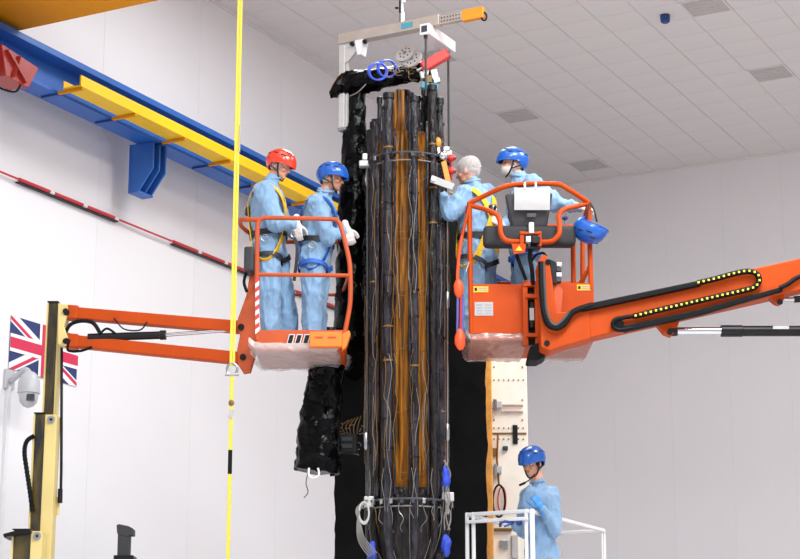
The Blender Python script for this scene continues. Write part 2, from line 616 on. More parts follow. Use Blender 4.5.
# bridge girder
t = thing('crane_bridge_girder', 'ochre bridge girder of the overhead crane crossing the top left corner', 'crane girder', rw(15, 6, ZT + 0.1))
gu1 = 15.44
MB().rbox(gu1 - 1.3, gu1, 0.42, 20.8, ZT + 0.085, ZT + 0.11).build('bottom_plate', 'girder_ochre', t, smooth=0)
MB().rbox(gu1 - 1.25, gu1 - 1.22, 0.5, 20.8, ZT + 0.11, ZT + 1.0).build('side_plate', 'girder_ochre', t, smooth=0)
MB().rbox(gu1 - 0.05, gu1 - 0.02, 0.5, 20.8, ZT + 0.11, ZT + 1.0).build('side_plate', 'girder_ochre', t, smooth=0)
MB().rbox(gu1 - 1.3, gu1, 0.42, 20.8, ZT + 1.0, ZT + 1.03).build('top_plate', 'girder_ochre', t, smooth=0)
for k in (gu1 - 1.0, gu1 - 0.3):
    MB().tube([rw(k, 0.47, ZT + 0.13), rw(k, 0.55, ZT + 0.13)], 0.09, 20).build('wheel', 'steel', t)
# red buffer stop on the beam
t = thing('buffer_stop', 'red steel buffer stop on the blue runway beam', 'buffer stop', rw(15.2, 0.8, 8.72))
MB().add([rw(a, b, c) for a, b, c in ((14.35, .68, 8.88), (14.70, .68, 8.91), (14.70, .68, 8.62), (14.35, .68, 8.62),
                                      (14.35, .9, 8.84), (14.78, .9, 8.84), (14.70, .9, 8.56), (14.35, .9, 8.58))],
         [(0, 1, 2, 3), (4, 7, 6, 5), (0, 4, 5, 1), (1, 5, 6, 2), (2, 6, 7, 3), (3, 7, 4, 0)]).build('arm', 'red_paint', t, smooth=0, bevel=0.006)
MB().add([rw(a, b, c) for a, b, c in ((14.72, .68, 8.91), (15.35, .68, 8.84), (15.20, .68, 8.56), (14.82, .68, 8.58),
                                      (14.72, .96, 8.89), (15.35, .96, 8.82), (15.20, .96, 8.54), (14.82, .96, 8.56))],
         [(0, 1, 2, 3), (4, 7, 6, 5), (0, 4, 5, 1), (1, 5, 6, 2), (2, 6, 7, 3), (3, 7, 4, 0)]).build('head', 'red_paint', t, smooth=0, bevel=0.006)
MB().bar(rw(14.80, .975, 8.84), rw(15.13, .975, 8.58), 0.05, 0.03).build('rib', 'red_paint', t, smooth=0)
MB().bar(rw(15.00, .975, 8.83), rw(14.92, .975, 8.58), 0.04, 0.03).build('rib', 'red_paint', t, smooth=0)
MB().tube(smooth_path([rw(14.30, .9, 8.52), rw(14.70, .92, 8.42), rw(15.00, .93, 8.44), rw(15.10, .93, 8.55)]), 0.012, 6).build('cable', 'black_rubber', t)
# red detection line on the wall
t = thing('wall_pipe', 'thin red pipe with thicker sleeves running along the white left wall', 'pipe', rw(18, 0.06, 7.9))
MB().tube([rw(9, 0.06, 7.909), rw(30.2, 0.06, 7.909)], 0.013, 8).build('pipe', 'red_pipe', t)
for s0 in (16.2, 19.28, 22.36, 25.44):
    for k in range(3):
        a = s0 + k * 0.63
        MB().tube([rw(a, 0.06, 7.909), rw(a + 0.55, 0.06, 7.909)], 0.022, 10).build('sleeve', 'red_pipe', t)
        MB().tube([rw(a + 0.55, 0.06, 7.909), rw(a + 0.63, 0.06, 7.909)], 0.02, 10).build('joint', 'white_plastic', t)
    MB().rbox(s0, s0 + 1.9, 0.005, 0.06, 7.876, 7.887).build('carrier', 'black_metal', t, smooth=0)

# ------------------------------------------------------------------ flag and camera on the left wall
FU0, FU1, FZ0, FZ1 = 16.24, 17.47, 5.725, 6.335
fw_, fh_ = FU1 - FU0, FZ1 - FZ0
t = thing('union_flag', 'red white and blue union flag on the white wall behind the mast', 'flag', rw((FU0 + FU1) / 2, 0.02, FZ0))


def fpt(x, y, w):
    return rw(FU0 + x * fw_, w, FZ0 + y * fh_)


def clip_poly(poly):
    for ax, lim, sg in ((0, 0, 1), (0, 60, -1), (1, 0, 1), (1, 30, -1)):
        out = []
        for i in range(len(poly)):
            a, b = poly[i - 1], poly[i]
            ia, ib = (a[ax] - lim) * sg >= 0, (b[ax] - lim) * sg >= 0
            if ia != ib:
                tt = (lim - a[ax]) / (b[ax] - a[ax])
                out.append((a[0] + (b[0] - a[0]) * tt, a[1] + (b[1] - a[1]) * tt))
            if ib:
                out.append(b)
        poly = out
        if not poly:
            break
    return poly


def flag_poly(mb, poly, w):
    poly = clip_poly(poly)
    if len(poly) > 2:
        mb.prism([fpt(x / 60, y / 30, w) for x, y in poly], RV * 0.002)


def stripe(p, q, o0, o1):
    d = V((q[0] - p[0], q[1] - p[1])).normalized()
    n = V((-d.y, d.x))
    p, q = V(p) - d * 8, V(q) + d * 8
    return [tuple(p + n * o0), tuple(q + n * o0), tuple(q + n * o1), tuple(p + n * o1)]


m = MB(); flag_poly(m, [(0, 0), (60, 0), (60, 30), (0, 30)], 0.008); m.build('field', 'flag_navy', t, smooth=0)
m = MB()
for p, q in (((0, 0), (60, 30)), ((0, 30), (60, 0))):
    flag_poly(m, stripe(p, q, -3, 3), 0.011)
m.build('saltire', 'flag_white', t, smooth=0)
m = MB()
for p, q, o0, o1 in (((0, 0), (30, 15), 0, -2), ((30, 15), (60, 30), 0, 2), ((0, 30), (30, 15), 0, -2), ((30, 15), (60, 0), 0, 2)):
    d = V((q[0] - p[0], q[1] - p[1])).normalized()
    n = V((-d.y, d.x))
    poly = [tuple(V(p) + n * o0), tuple(V(q) + n * o0), tuple(V(q) + n * o1), tuple(V(p) + n * o1)]
    flag_poly(m, poly, 0.014)
m.build('red_saltire', 'flag_red', t, smooth=0)
m = MB(); flag_poly(m, [(25, 0), (35, 0), (35, 30), (25, 30)], 0.017); flag_poly(m, [(0, 10), (60, 10), (60, 20), (0, 20)], 0.0165)
m.build('white_cross', 'flag_white', t, smooth=0)
m = MB(); flag_poly(m, [(27, 0), (33, 0), (33, 30), (27, 30)], 0.020); flag_poly(m, [(0, 12), (60, 12), (60, 18), (0, 18)], 0.0195)
m.build('red_cross', 'flag_red', t, smooth=0)

cc = rw(16.22, 0.33, 5.45)
t = thing('dome_camera', 'grey dome security camera on a wall arm beside the flag', 'camera', cc - UP * 0.22)
MB().box(rw(16.25, 0.02, 5.60), (0.16, 0.036, 0.22), RM).build('wall_plate', 'cctv_grey', t, smooth=0, bevel=0.008)
MB().tube(smooth_path([rw(16.25, 0.04, 5.58), rw(16.24, 0.14, 5.63), rw(16.23, 0.26, 5.68), cc + UP * 0.18]), 0.035, 10).build('arm', 'cctv_grey', t)
MB().tube([cc + UP * 0.2, cc + UP * 0.17, cc + UP * 0.1, cc, cc - UP * 0.04], [0.05, 0.085, 0.118, 0.125, 0.125], 20).build('housing', 'cctv_grey', t)
MB().tube([cc - UP * 0.04, cc - UP * 0.06, cc - UP * 0.14, cc - UP * 0.18, cc - UP * 0.2], [0.11, 0.11, 0.095, 0.06, 0.015], 20).build('dome', 'cctv_grey', t)
MB().box(cc + V((0.04, -0.085, -0.1)), (0.09, 0.05, 0.08)).build('lens_window', 'dark_glass', t, smooth=0, bevel=0.01)
MB().rbox(16.22, 16.27, 0.004, 0.04, 0, 5.52).build('conduit', 'white_plastic', t, smooth=0)

# ------------------------------------------------------------------ satellite with its folded reflector
YC, RR = 16.95, 0.360
RX = at(408, 300, YC - RR).x


def zr(py, Y=YC - RR):
    return at(408, py, Y).z


t = thing('satellite', 'tall black foil-wrapped satellite standing behind the folded reflector', 'satellite', (at(412, 300, 18.6).x, 18.8, 0.0))
SY = 18.45
xl, xr = at(335, 500, SY).x, at(487, 500, SY).x
MB().subbox((xl, SY, 0.9), (xr, SY + .75, zr(203, SY)), 0.06).warp(0.022, 3.2, 3).build('blanket', 'mli_matte', t, smooth=60, merge=True)
MB().rng((xl + 0.1, SY + .08, 0.0), (xr - 0.1, SY + .67, 0.92)).build('pedestal', 'dark_grey', t, smooth=0, bevel=0.02)
t = thing('reflector_arm', 'black foil-wrapped arm rising left of the reflector and arching over its top', 'satellite arm', at(352, 340, 17.25))
MB().tube([at(352, 335, 17.25), at(352, 335, 17.25) + V((0, 1.25, -.1))], .1, 16).warp(.02, 8).build('root_strut', 'mli_black', t, smooth=60)
ARM = t
# crumpled side column under the arm (glossier foil)
rings = []
for py, cx, hw in ((350, 350, 16), (300, 351, 15), (250, 352, 15), (205, 353, 14), (170, 354, 13), (145, 355, 12), (125, 356, 10.5), (105, 356.5, 9.5), (90, 357, 9.5), (80, 357, 9)):
    for sub in range(3):
        rings.append((py - sub * 10, cx, hw))
rings = sorted(set(rings), key=lambda r: -r[0])
rg = []
for py in range(352, 76, -5):
    k = max(0, min(len(rings) - 2, next((i for i in range(len(rings) - 1) if rings[i + 1][0] <= py), len(rings) - 2)))
    a, b = rings[k], rings[k + 1]
    f_ = 0 if a[0] == b[0] else (a[0] - py) / (a[0] - b[0])
    cx, hw = a[1] + (b[1] - a[1]) * f_, a[2] + (b[2] - a[2]) * f_
    c = at(cx, py, 17.25)
    r_ = hw * 0.0092
    rg.append([c + V((math.cos(q) * r_ * 1.0, math.sin(q) * r_ * 0.9, 0)) for q in [2 * math.pi * j / 28 for j in range(28)]])
MB().loft(rg).warp(0.026, 7, 5).warp(.013, 21, 2).build('foil_column', 'mli_black', t, smooth=24)
# hanging crumpled foil bag at the lower left
rg = []
for k in range(40):
    f_ = k / 39
    py = 330 + 142 * f_
    cx = 334 - 17 * f_ - 3 * math.sin(f_ * 3)
    hw = 14 + 9 * f_ ** 0.8
    c = at(cx, py + 6 * (0.5 - 0.5) , 17.12)
    rg.append([c + V((math.cos(q) * hw * 0.0092, math.sin(q) * 0.12, math.cos(q) * -0.03 * f_)) for q in [2 * math.pi * j / 48 for j in range(48)]])
MB().loft(rg).warp(0.030, 8, 11).warp(.015, 20, 3).build('foil_bag', 'mli_black', t, smooth=24)
MB().tube(smooth_path(P([(309, 468, 16.99), (309, 475, 16.98), (314, 478, 16.98), (319, 475, 16.99), (318, 468, 16.99)])), 0.010, 8).build('tie_ring', 'white_plastic', t)
MB().tube(smooth_path(P([(308, 472, 16.99), (306, 483, 16.99), (308, 492, 16.99), (304, 498, 16.99)])), 0.004, 6).build('thread', 'black_rubber', t)
# small instrument bracket between bag and reflector
m = MB()
for _ in range(26):
    a = at(random.uniform(337, 362), random.uniform(424, 456), 17.36)
    m.bar(a, a + V((random.uniform(-.12, .12), random.uniform(-.03, .03), random.uniform(-.05, .05))), 0.008, 0.008)
m.build('wire_harness', 'wire_grey', t, smooth=0)
MB().pbox(339, 434, 357, 452, 17.30, 17.45).build('junction_box', 'black_metal', t, smooth=0, bevel=0.006)
for y0 in (437, 444):
    MB().pbox(341, y0, 352, y0 + 4, 17.285, 17.30).build('connector', 'dark_grey', t, smooth=0, bevel=0.004)
m = MB()
for k in range(5):
    m.tube(smooth_path([at(345 + k * 3, 434, 17.30), at(342 + k * 4, 426, 17.26), at(349 + k * 3, 420 - k, 17.30)]), 0.005, 6)
m.build('amber_wires', 'wire_gold', t)
# bright panel with amber edge standing further back on the right
t = thing('instrument_cabinet', 'tall cream equipment panel with amber edge right of the black foil body', 'cabinet', (at(508, 500, 19.150).x, 19.250, 0))
MB().pbox(484, 318, 491, 640, 19.030, 19.400).warp(0.004, 5).build('amber_edge', 'panel_edge', t, smooth=0, bevel=0.01)
pn = MB().pbox(491, 318, 526, 640, 19.150, 19.400).build('side_panel', 'panel_white', t, smooth=0, bevel=0.006)
MB().pbox(491, 432.6, 526.5, 434.4, 19.140, 19.160).build('seam', 'wire_gold', pn, smooth=0)
for y0 in (380, 428, 439):
    for k in range(7):
        c = at(494 + k * 4.9, y0, 19.140)
        MB().tube([c, c + V((0, 0.02, 0))], 0.008, 8).build('bolt', 'wire_gold', pn)
for y0 in (345, 367, 400, 420):
    for xx in (494, 522.5):
        c = at(xx, y0, 19.140)
        MB().tube([c, c + V((0, 0.02, 0))], 0.009, 8).build('bolt', 'wire_gold', pn)
MB().pbox(513, 425, 517.5, 444, 19.135, 19.170).build('slot', 'black_metal', pn, smooth=0)
for y0 in (404.5, 411):
    MB().pbox(501, y0, 523, y0 + 2, 19.120, 19.150).build('pink_bar', 'plastic_sheet_pink', pn, smooth=0)
for y0 in (405, 470):
    q = MB().pbox(491.5, y0 - 4, 502, y0 + 3, 19.070, 19.170).build('hinge', 'steel_light', pn, smooth=0, bevel=0.008)
    MB().pbox(494, y0 - 6, 497, y0 + 6, 19.050, 19.080).build('pin', 'steel', q, smooth=0, bevel=0.005)
MB().tube(smooth_path([at(499 + 6 * math.cos(a), 501 + 16 * math.sin(a), 19.090) for a in [2 * math.pi * k / 14 for k in range(14)]], 3, True), 0.010, 8, True).build('cable_loop', 'black_rubber', pn)
MB().tube(smooth_path([at(502 + 4 * math.cos(a), 500 + 13 * math.sin(a), 19.110) for a in [2 * math.pi * k / 14 for k in range(14)]], 3, True), 0.007, 8, True).build('cable_loop', 'red_pipe', pn)
MB().tube(P([(498, 434, 19.110), (497, 460, 19.110), (499, 486, 19.090)]), 0.010, 8).build('cable', 'amber_dark', pn)
for (x0, y0, x1, y1, mm) in ((492, 448, 497, 456, 'wire_gold'), (500, 540, 508, 548, 'steel'), (494, 528, 512, 531, 'wire_gold'), (512, 535, 518, 558, 'steel_light'), (503, 446, 508, 450, 'dark_grey')):
    MB().pbox(x0, y0, x1, y1, 19.110, 19.170).build('fitting', mm, pn, smooth=0, bevel=0.005)

MB().rng((at(484, 500, 19.150).x, 19.100, 0), (at(526, 500, 19.150).x, 19.400, at(500, 635, 19.150).z)).build('stand', 'dark_grey', t, smooth=0)

# --- folded reflector
t = thing('folded_reflector', 'folded satellite reflector, upright black struts bundled around amber mesh', 'satellite reflector', (RX, YC, 1.5))


def rp(a, py, R=RR, Y=None):
    a = math.radians(a)
    x, y = RX + R * math.sin(a), YC - R * math.cos(a)
    return V((x, y, zr(py) if Y is None else at(408, py, y).z))


# pleated amber mesh core
rg = []
N = 120
core_rows = [(126, .24), (132, .27), (150, .285), (200, .295), (300, .305), (400, .305), (470, .30), (492, .28)]
for py in range(126, 494, 8):
    R = .32
    for (a, ra), (b, rb) in zip(core_rows[:-1], core_rows[1:]):
        if a <= py <= b:
            R = ra + (rb - ra) * (py - a) / (b - a)
    ring = []
    for j in range(N):
        an = 360 * j / N
        rr = R + 0.018 * noise.noise(V((an * 0.16, py * 0.006, 0))) + 0.010 * math.sin(math.radians(an * 24)) + .006 * noise.noise(V((an * .5, py * .03, 4)))
        if py < 140:
            pass
        ring.append(rp(an, py, rr))
    rg.append(ring)
MB().loft(rg[::-1]).build('amber_mesh', 'amber_mesh', t, smooth=70)
for px, top, rad in ((392, 97, .020), (395, 92, .022), (398.5, 90, .026), (402.5, 91, .024), (411.5, 106, .02), (385, 104, .016), (416.5, 108, .018)):
    x = at(px, 120, YC - 0.1).x
    base, tip = V((x, YC - 0.1, zr(150))), at(px, top, YC - 0.1)
    pts = [base + (tip - base) * k / 8 + V((random.uniform(-.004, .004), 0, 0)) for k in range(9)]
    MB().tube(pts, [rad * random.uniform(.85, 1.1) for _ in pts], 12).build('mesh_roll', 'amber_mesh', t, smooth=60)
# black struts around it: (photo x, top row, radius, front?)
ST = [(369, 131, .026, 1), (374, 123, .036, 1), (388.5, 94, .042, 1), (414.5, 97, .036, 1), (433, 86, .036, 1), (441, 99, .030, 1), (446, 150, .022, 1),
      (378.5, 98, .022, 0), (406, 91, .034, 0), (418.5, 97, .026, 0), (428, 90, .040, 0), (366, 140, .02, 0), (395, 110, .025, 0)]
for i, (px, top, rad, front) in enumerate(ST):
    s_ = max(-1, min(1, (px - 408) / 39.5))
    a = math.degrees(math.asin(s_))
    if not front:
        a = 180 - a
    tipY = YC - RR * math.cos(math.radians(a))
    ztop = at(408, top, tipY).z
    zs = [ztop + (zr(528) - ztop) * k / 30 for k in range(31)]
    x0, y0 = RX + RR * math.sin(math.radians(a)), tipY
    pts = [V((x0 + random.uniform(-.003, .003), y0 + random.uniform(-.003, .003), z)) for z in zs]
    rad_l = [rad * random.uniform(.94, 1.06) for _ in pts]
    for py, s2 in ((540, .97), (553, .87), (572, .68), (610, .5)):
        pts.append(rp(a, py, RR * s2))
        rad_l.append(rad * .9)
    st = MB().tube(pts, rad_l, 14).build('strut', 'strut_black' if i % 3 != 1 else 'strut_dark', t, smooth=60)
    MB().tube([V((x0, y0, ztop - .05)), V((x0, y0, ztop + 0.004)), V((x0, y0, ztop + .012))], [rad * 1.28, rad * 1.28, rad * .8], 14).build('end_cap', 'black_metal', st)
    if front:
        # narrow companion rods and lacing beside each strut
        for sg in ((-1, 1) if abs(a) > 25 else ()):
            aa = a + sg * (rad / RR * 57 + 4.0)
            q = [rp(aa + random.uniform(-.5, .5), top + 34 + (494 - top - 34) * k / 12, RR * 1.0) for k in range(13)]
            MB().tube(q, random.choice((.010, .013, .016)), 8).build('side_rod', random.choice(('strut_black', 'strut_dark', 'strut_black')), st, smooth=60)
        for k in range(9):
            py = top + 55 + k * 44 + random.uniform(-12, 12)
            if py > 488:
                break
            z = zr(py)
            MB().tube([V((x0, y0, z - .008)), V((x0, y0, z + .008))], rad * 1.18, 12).build('tie', random.choice(('strut_dark', 'black_metal', 'wire_gold')), st)
# slimmer rods packed between the main struts
prof_ = [(362, 138), (368, 130), (374, 121), (381, 103), (390, 96), (399, 91), (408, 92), (416, 98), (424, 97), (431, 88), (438, 98), (448, 148)]
for k in range(30):
    px = 363 + 84 * (k + random.random()) / 30
    top = next(y0 + (y1 - y0) * (px - x0) / (x1 - x0) for (x0, y0), (x1, y1) in zip(prof_[:-1], prof_[1:]) if x0 <= px <= x1) + random.uniform(-2, 14)
    R = random.uniform(.335, .375)
    a = math.degrees(math.asin(max(-.99, min(.99, (px - 408) / 39.5))))
    if 394 < px < 409 or 418 < px < 429 or random.random() < .25:
        a = 180 - a
    rad = random.uniform(.008, .017)
    x0, y0 = RX + R * math.sin(math.radians(a)), YC - R * math.cos(math.radians(a))
    zt, zb_ = at(408, top, y0).z, zr(496)
    sr = MB().tube([V((x0 + random.uniform(-.004, .004), y0 + random.uniform(-.004, .004), zt + (zb_ - zt) * j / 14)) for j in range(15)], rad, 8).build('slim_rod', random.choice(('strut_black', 'strut_dark', 'strut_dark', 'amber_dark')), t, smooth=60)
    MB().tube([V((x0, y0, zt - .02)), V((x0, y0, zt + .006))], rad * 1.5, 8).build('end_cap', 'black_metal', sr)
    for j in range(random.randint(1, 3)):
        z = zt + (zb_ - zt) * random.uniform(.03, .3)
        MB().tube([V((x0, y0, z - .009)), V((x0, y0, z + .009))], rad * 1.5, 8).build('sleeve', random.choice(('steel', 'black_metal', 'wire_gold', 'dark_grey')), sr)
# dark lower pouch
rg = []
for py, R in ((486, .32), (500, .335), (515, .34), (530, .335), (545, .32), (560, .28), (585, .22), (640, .2)):
    rg.append([rp(360 * j / 48, py, R + .014 * noise.noise(V((j * .7, py * .05, 0)))) for j in range(48)])
MB().loft(rg[::-1]).build('lower_pouch', 'strut_dark', t, smooth=60)
# hoops
for py, R, nm in ((153, .39, 'upper_hoop'), (499, .395, 'lower_hoop')):
    h = MB().tube([rp(360 * k / 60, py, R) for k in range(60)], 0.012, 8, True).build(nm, 'dark_grey', t)
    MB().tube([rp(360 * k / 60, py + 7, R - .02) for k in range(60)], 0.007, 8, True).build('lower_wire', 'wire_grey', h)
    for k in range(14):
        a = -92 + k * 14
        MB().box(rp(a, py + 2, R + .004), (.03, .022, .045), Matrix.Rotation(math.radians(-a), 3, 'Z').transposed()).build('clip', random.choice(('steel', 'black_metal', 'dark_grey')), h, smooth=0, bevel=0.004)
for (x0, y0, x1, y1, Y, mm) in ((359, 160, 370, 166, 16.80, 'steel_light'), (362, 153, 368, 160, 16.82, 'steel'), (438, 150, 452, 160, 16.75, 'steel_light'), (443, 146, 450, 151, 16.74, 'steel'),
                                (364, 496, 374, 507, 16.72, 'steel_light'), (441, 492, 454, 501, 16.72, 'steel_light'), (445, 500, 449, 514, 16.72, 'alu_frame')):
    MB().pbox(x0, y0, x1, y1, Y, Y + .08).build('clamp', mm, t, smooth=0, bevel=0.01)
MB().pbox(437, 153, 440, 157, 16.73, 16.76).build('knob', 'black_metal', t, smooth=0, bevel=0.006)
# loose wires
for k in range(40):
    a = random.choice((-72, -50, -29, -15, 6, 8, 20, 34, 50, 66)) + random.uniform(-5, 5)
    y0 = random.uniform(150, 400)
    n = random.randint(5, 9)
    pts = [rp(a + random.uniform(-3.2, 3.2), y0 + j * random.uniform(14, 20), RR + .045) for j in range(n) if y0 + j * 20 < 490]
    if len(pts) < 3:
        continue
    MB().tube(smooth_path(pts, 4), random.choice((.0018, .0022, .003)), 5).build('wire', random.choice(('wire_grey', 'wire_gold', 'wire_gold')), t)
for py in (175, 228, 236, 287, 292, 344, 408, 470, 476):
    for a0, a1 in ((-27, 5), (9, 32), (-60, -31)):
        MB().tube(smooth_path([rp(a0 + (a1 - a0) * j / 5, py + 3 * math.sin(j / 5 * math.pi) + random.uniform(-1.5, 1.5), RR - .02) for j in range(6)], 3), .0025, 5).build('lacing', 'wire_gold', t)
for a in (-60, -33, -25, 4, 10, 33, 52):
    s_ = random.choice((-1, 1))
    MB().tube(smooth_path([rp(a, 468, RR + .035), rp(a + 3 * s_, 482, RR + .04), rp(a + 1, 497, RR + .04), rp(a - 2 * s_, 508, RR + .04), rp(a - 2 * s_, 535, RR * 1.0), rp(a * .8, 560, RR * .85)], 2), .0026, 6).build('harness_wire', 'wire_grey', t)
for k in range(12):
    a = -80 + k * 14.5
    MB().tube(smooth_path([rp(a + random.uniform(-5, 5), 503 + j * 8, (RR + .03) * (1 if j < 3 else 1 - .1 * (j - 2))) for j in range(7)], 3), .003, 5).build('harness_wire', random.choice(('wire_grey', 'wire_gold', 'steel')), t)
# white cable bundle at lower left and thin suspension rods
for k in range(5):
    MB().tube(smooth_path([at(368 - k * .6, 500, 16.72), at(360 - k, 510, 16.62), at(357 + k, 526, 16.60), at(359 + k * 1.4, 542 - k, 16.60), at(369 + k * 2, 557 - k, 16.62)], 5), .006, 6).build('cable', 'wire_grey', t)
for k in range(3):
    MB().tube(smooth_path([at(364 + 5 * math.cos(a), 513 + (9 + k) * math.sin(a), 16.64 - .01 * k) for a in [2 * math.pi * j / 10 for j in range(10)]], 3, True), .008, 6, True).build('cable_coil', 'steel_light', t)
for px, y0, y1, Y in ((447.5, 200, 424, 16.74), (447.5, 440, 494, 16.74), (367, 168, 440, 16.72), (368, 445, 497, 16.72)):
    MB().tube(P([(px, y0, Y), (px, y1, Y)]), .0055, 8).build('suspension_rod', 'steel' if px > 400 else 'dark_grey', t)
for px, py in ((447.5, 432), (447.5, 300), (366, 441)):
    q = MB().tube(P([(px, py - 9, 16.73), (px, py - 7, 16.73), (px, py + 7, 16.73), (px, py + 9, 16.73)]), [.006, .018, .018, .006], 10).build('turnbuckle', 'steel', t)
for (x, y) in ((446, 478), (446, 545), (372, 553)):
    MB().ell(at(x, y, 16.70), (.042, .035, .10)).warp(.02, 14, x).build('blue_bag', 'blue_cloth', t, smooth=60)
for k in range(3):
    MB().tube(smooth_path([at(446 + random.uniform(-4, 5), 460 + 14 * j, 16.69) for j in range(6)], 4), .006, 6).build('cable', 'wire_grey', t)

# --- black foil arm looping over the reflector
t = ARM
rg = []
for k in range(34):
    f_ = k / 33
    px = 343 + 81 * f_
    py = 82 - 11 * f_ + (3 - 3 * f_)
    c = at(px, py, 17.22 - .22 * f_)
    r_ = .125 - .035 * f_
    rg.append([c + V((.02 * math.cos(q), r_ * math.sin(q), r_ * math.cos(q))) for q in [2 * math.pi * j / 24 for j in range(24)]])
MB().loft(rg).warp(.024, 9, 21).warp(.013, 21, 5).build('foil_sleeve', 'mli_black', t, smooth=24)
rg = []
for px, py, r_ in ((347, 80, .085), (342, 84, .10), (337, 88, .095), (333, 91, .06), (330, 95, .03)):
    c = at(px, py, 17.22)
    rg.append([c + V((0, r_ * math.sin(q), r_ * math.cos(q))) for q in [2 * math.pi * j / 20 for j in range(20)]])
MB().loft(rg).warp(.02, 9, 22).build('foil_end', 'mli_black', t, smooth=24)
for k, (px, py) in enumerate(((377, 72), (386, 69))):
    c = at(px, py, 17.02)
    h = MB()
    for q in range(3):
        h.tube([c + V((.085 * math.cos(a) + .008 * q, -.02 - .01 * q, .085 * math.sin(a) - .006 * q)) for a in [2 * math.pi * j / 24 for j in range(24)]], .008, 6, True)
    h.build('blue_hose_coil', 'blue_hose', t)
for k, (px, py) in enumerate(((406, 54), (413, 60))):
    c = at(px, py, 17.0 - .05 * k)
    n_ = V((-.5, -.75, .35)).normalized()
    x, y, z = frame(n_)
    d_ = MB().tube([c, c + n_ * .02], .10, 24).build('round_plate', 'steel_light', t)
    for j in range(8):
        a = 2 * math.pi * j / 8
        p0 = c + n_ * .019 + (x * math.cos(a) + y * math.sin(a)) * .055
        MB().tube([p0, p0 + n_ * .003], .009, 8).build('hole', 'black_metal', d_)
    MB().tube([c + n_ * .02, c + n_ * .03], .02, 12).build('hub', 'steel', d_)
for k in range(6):
    c = at(400 + random.uniform(-8, 18), 72 + random.uniform(-6, 6), 16.95)
    r_ = random.uniform(.04, .08)
    MB().tube([c + V((r_ * math.cos(a), -.01 * k, r_ * .8 * math.sin(a) + .01 * math.sin(3 * a))) for a in [2 * math.pi * j / 18 for j in range(15)]], .004, 5).build('wire', random.choice(('wire_grey', 'wire_gold', 'steel')), t)
MB().tube(smooth_path(P([(350, 96, 17.08), (358, 92, 17.05), (366, 84, 17.06)])), .005, 6).build('wire', 'wire_grey', t)
# right leg of the arch with its fittings
MB().tube([at(429 + random.uniform(-.4, .4), y, 16.95) for y in range(72, 158, 4)], [.058 * random.uniform(.9, 1.1) for _ in range(72, 158, 4)], 16).warp(.008, 14).build('foil_leg', 'mli_black', t, smooth=60)
for (x0, y0, x1, y1, mm) in ((421, 83, 430, 90, 'teal_tape'), (423, 68, 429, 76, 'steel_light'), (431, 70, 438, 80, 'steel_light'), (430, 84, 438, 92, 'teal_tape'), (420, 72, 424, 80, 'alu_frame'),
                             (433, 78, 440, 84, 'steel'), (426, 76, 432, 84, 'wire_gold')):
    c = (at(x0, y1, 16.86) + at(x1, y0, 16.86)) / 2
    MB().box(c, ((x1 - x0) * .0092, .07, (y1 - y0) * .0095), Matrix.Rotation(random.uniform(-.4, .4), 3, 'Y')).build('fitting', mm, t, smooth=0, bevel=.008)
MB().tube(P([(437, 70, 16.9), (436, 105, 16.9), (434, 128, 16.9)]), .012, 8).build('cable', 'black_rubber', t)
MB().ell(at(435, 114, 16.85), (.045, .04, .105), Matrix.Rotation(-.25, 3, 'Y')).warp(.022, 13, 3).build('blue_bag', 'blue_cloth', t, smooth=60)

# red block beside the arm
a, b = at(422.5, 68, 16.84), at(447.5, 53.5, 16.84)
d_ = (b - a).normalized()
up_ = V((0, -1, 0)).cross(d_)
rc = thing('red_cover_block', 'red rectangular protective cover tilted under the lifting frame', 'cover', (a + b) / 2 - UP * .1)
Mx = Matrix((d_, V((0, 1, 0)), -up_)).transposed()
MB().box((a + b) / 2, ((b - a).length, .09, .095), Mx).build('cover', 'red_cover', rc, smooth=0, bevel=.008)
MB().box(b, (.008, .094, .099), Mx).build('end_plate', 'red_paint', rc, smooth=0, bevel=.002)
MB().tube([a - d_ * .06, a + d_ * .01], .015, 8).build('stem', 'steel', rc)

# --- lifting frame above the satellite
t = thing('lifting_jig', 'pale metal lifting frame with orange end hung above the reflector', 'lifting frame', at(400, 130, 16.95))


def along(p, d, target_px):
    lo, hi = -4.0, 4.0
    for _ in range(50):
        mid = (lo + hi) / 2
        if proj(p + d * mid)[0] < target_px:
            lo = mid
        else:
            hi = mid
    return p + d * lo


B0 = at(392, 30.5, 16.95)
bl, br_ = along(B0, RV, 340), along(B0, RV, 441)
FM = Matrix((RV, -RU, UP)).transposed()


def fbar(p, q, dy, dz):
    return MB().box((p + q) / 2, ((q - p).length, dy, dz), FM)


fbar(bl, br_, .10, .105).build('beam', 'alu_frame', t, smooth=0, bevel=.006)
e0, e1, e2 = br_, along(B0, RV, 463), along(B0, RV, 484)
fbar(e0, e1, .05, .085).build('extension', 'alu_frame', t, smooth=0, bevel=.004)
for k in range(7):
    c = e0 + (e1 - e0) * ((k + .6) / 7.5) - RU * .026
    for dz in (-.018, .018):
        MB().tube([c + UP * dz, c + UP * dz - RU * .003], .008, 8).build('hole', 'dark_grey', t)
fbar(e1, e2, .06, .11).build('orange_end', 'orange_end', t, smooth=0, bevel=.006)
MB().tube([e2 - UP * .02 + V((.02 * math.cos(a) * 1.2, 0, .04 * math.sin(a) - .02)) for a in [2 * math.pi * j / 14 for j in range(14)]], .009, 8, True).build('end_shackle', 'black_metal', t)
tg0, tg1 = along(B0, RV, 404), along(B0, RV, 415)
fbar(tg0 - RU * .053, tg1 - RU * .053, .004, .05).build('teal_tag', 'teal_tape', t, smooth=0)
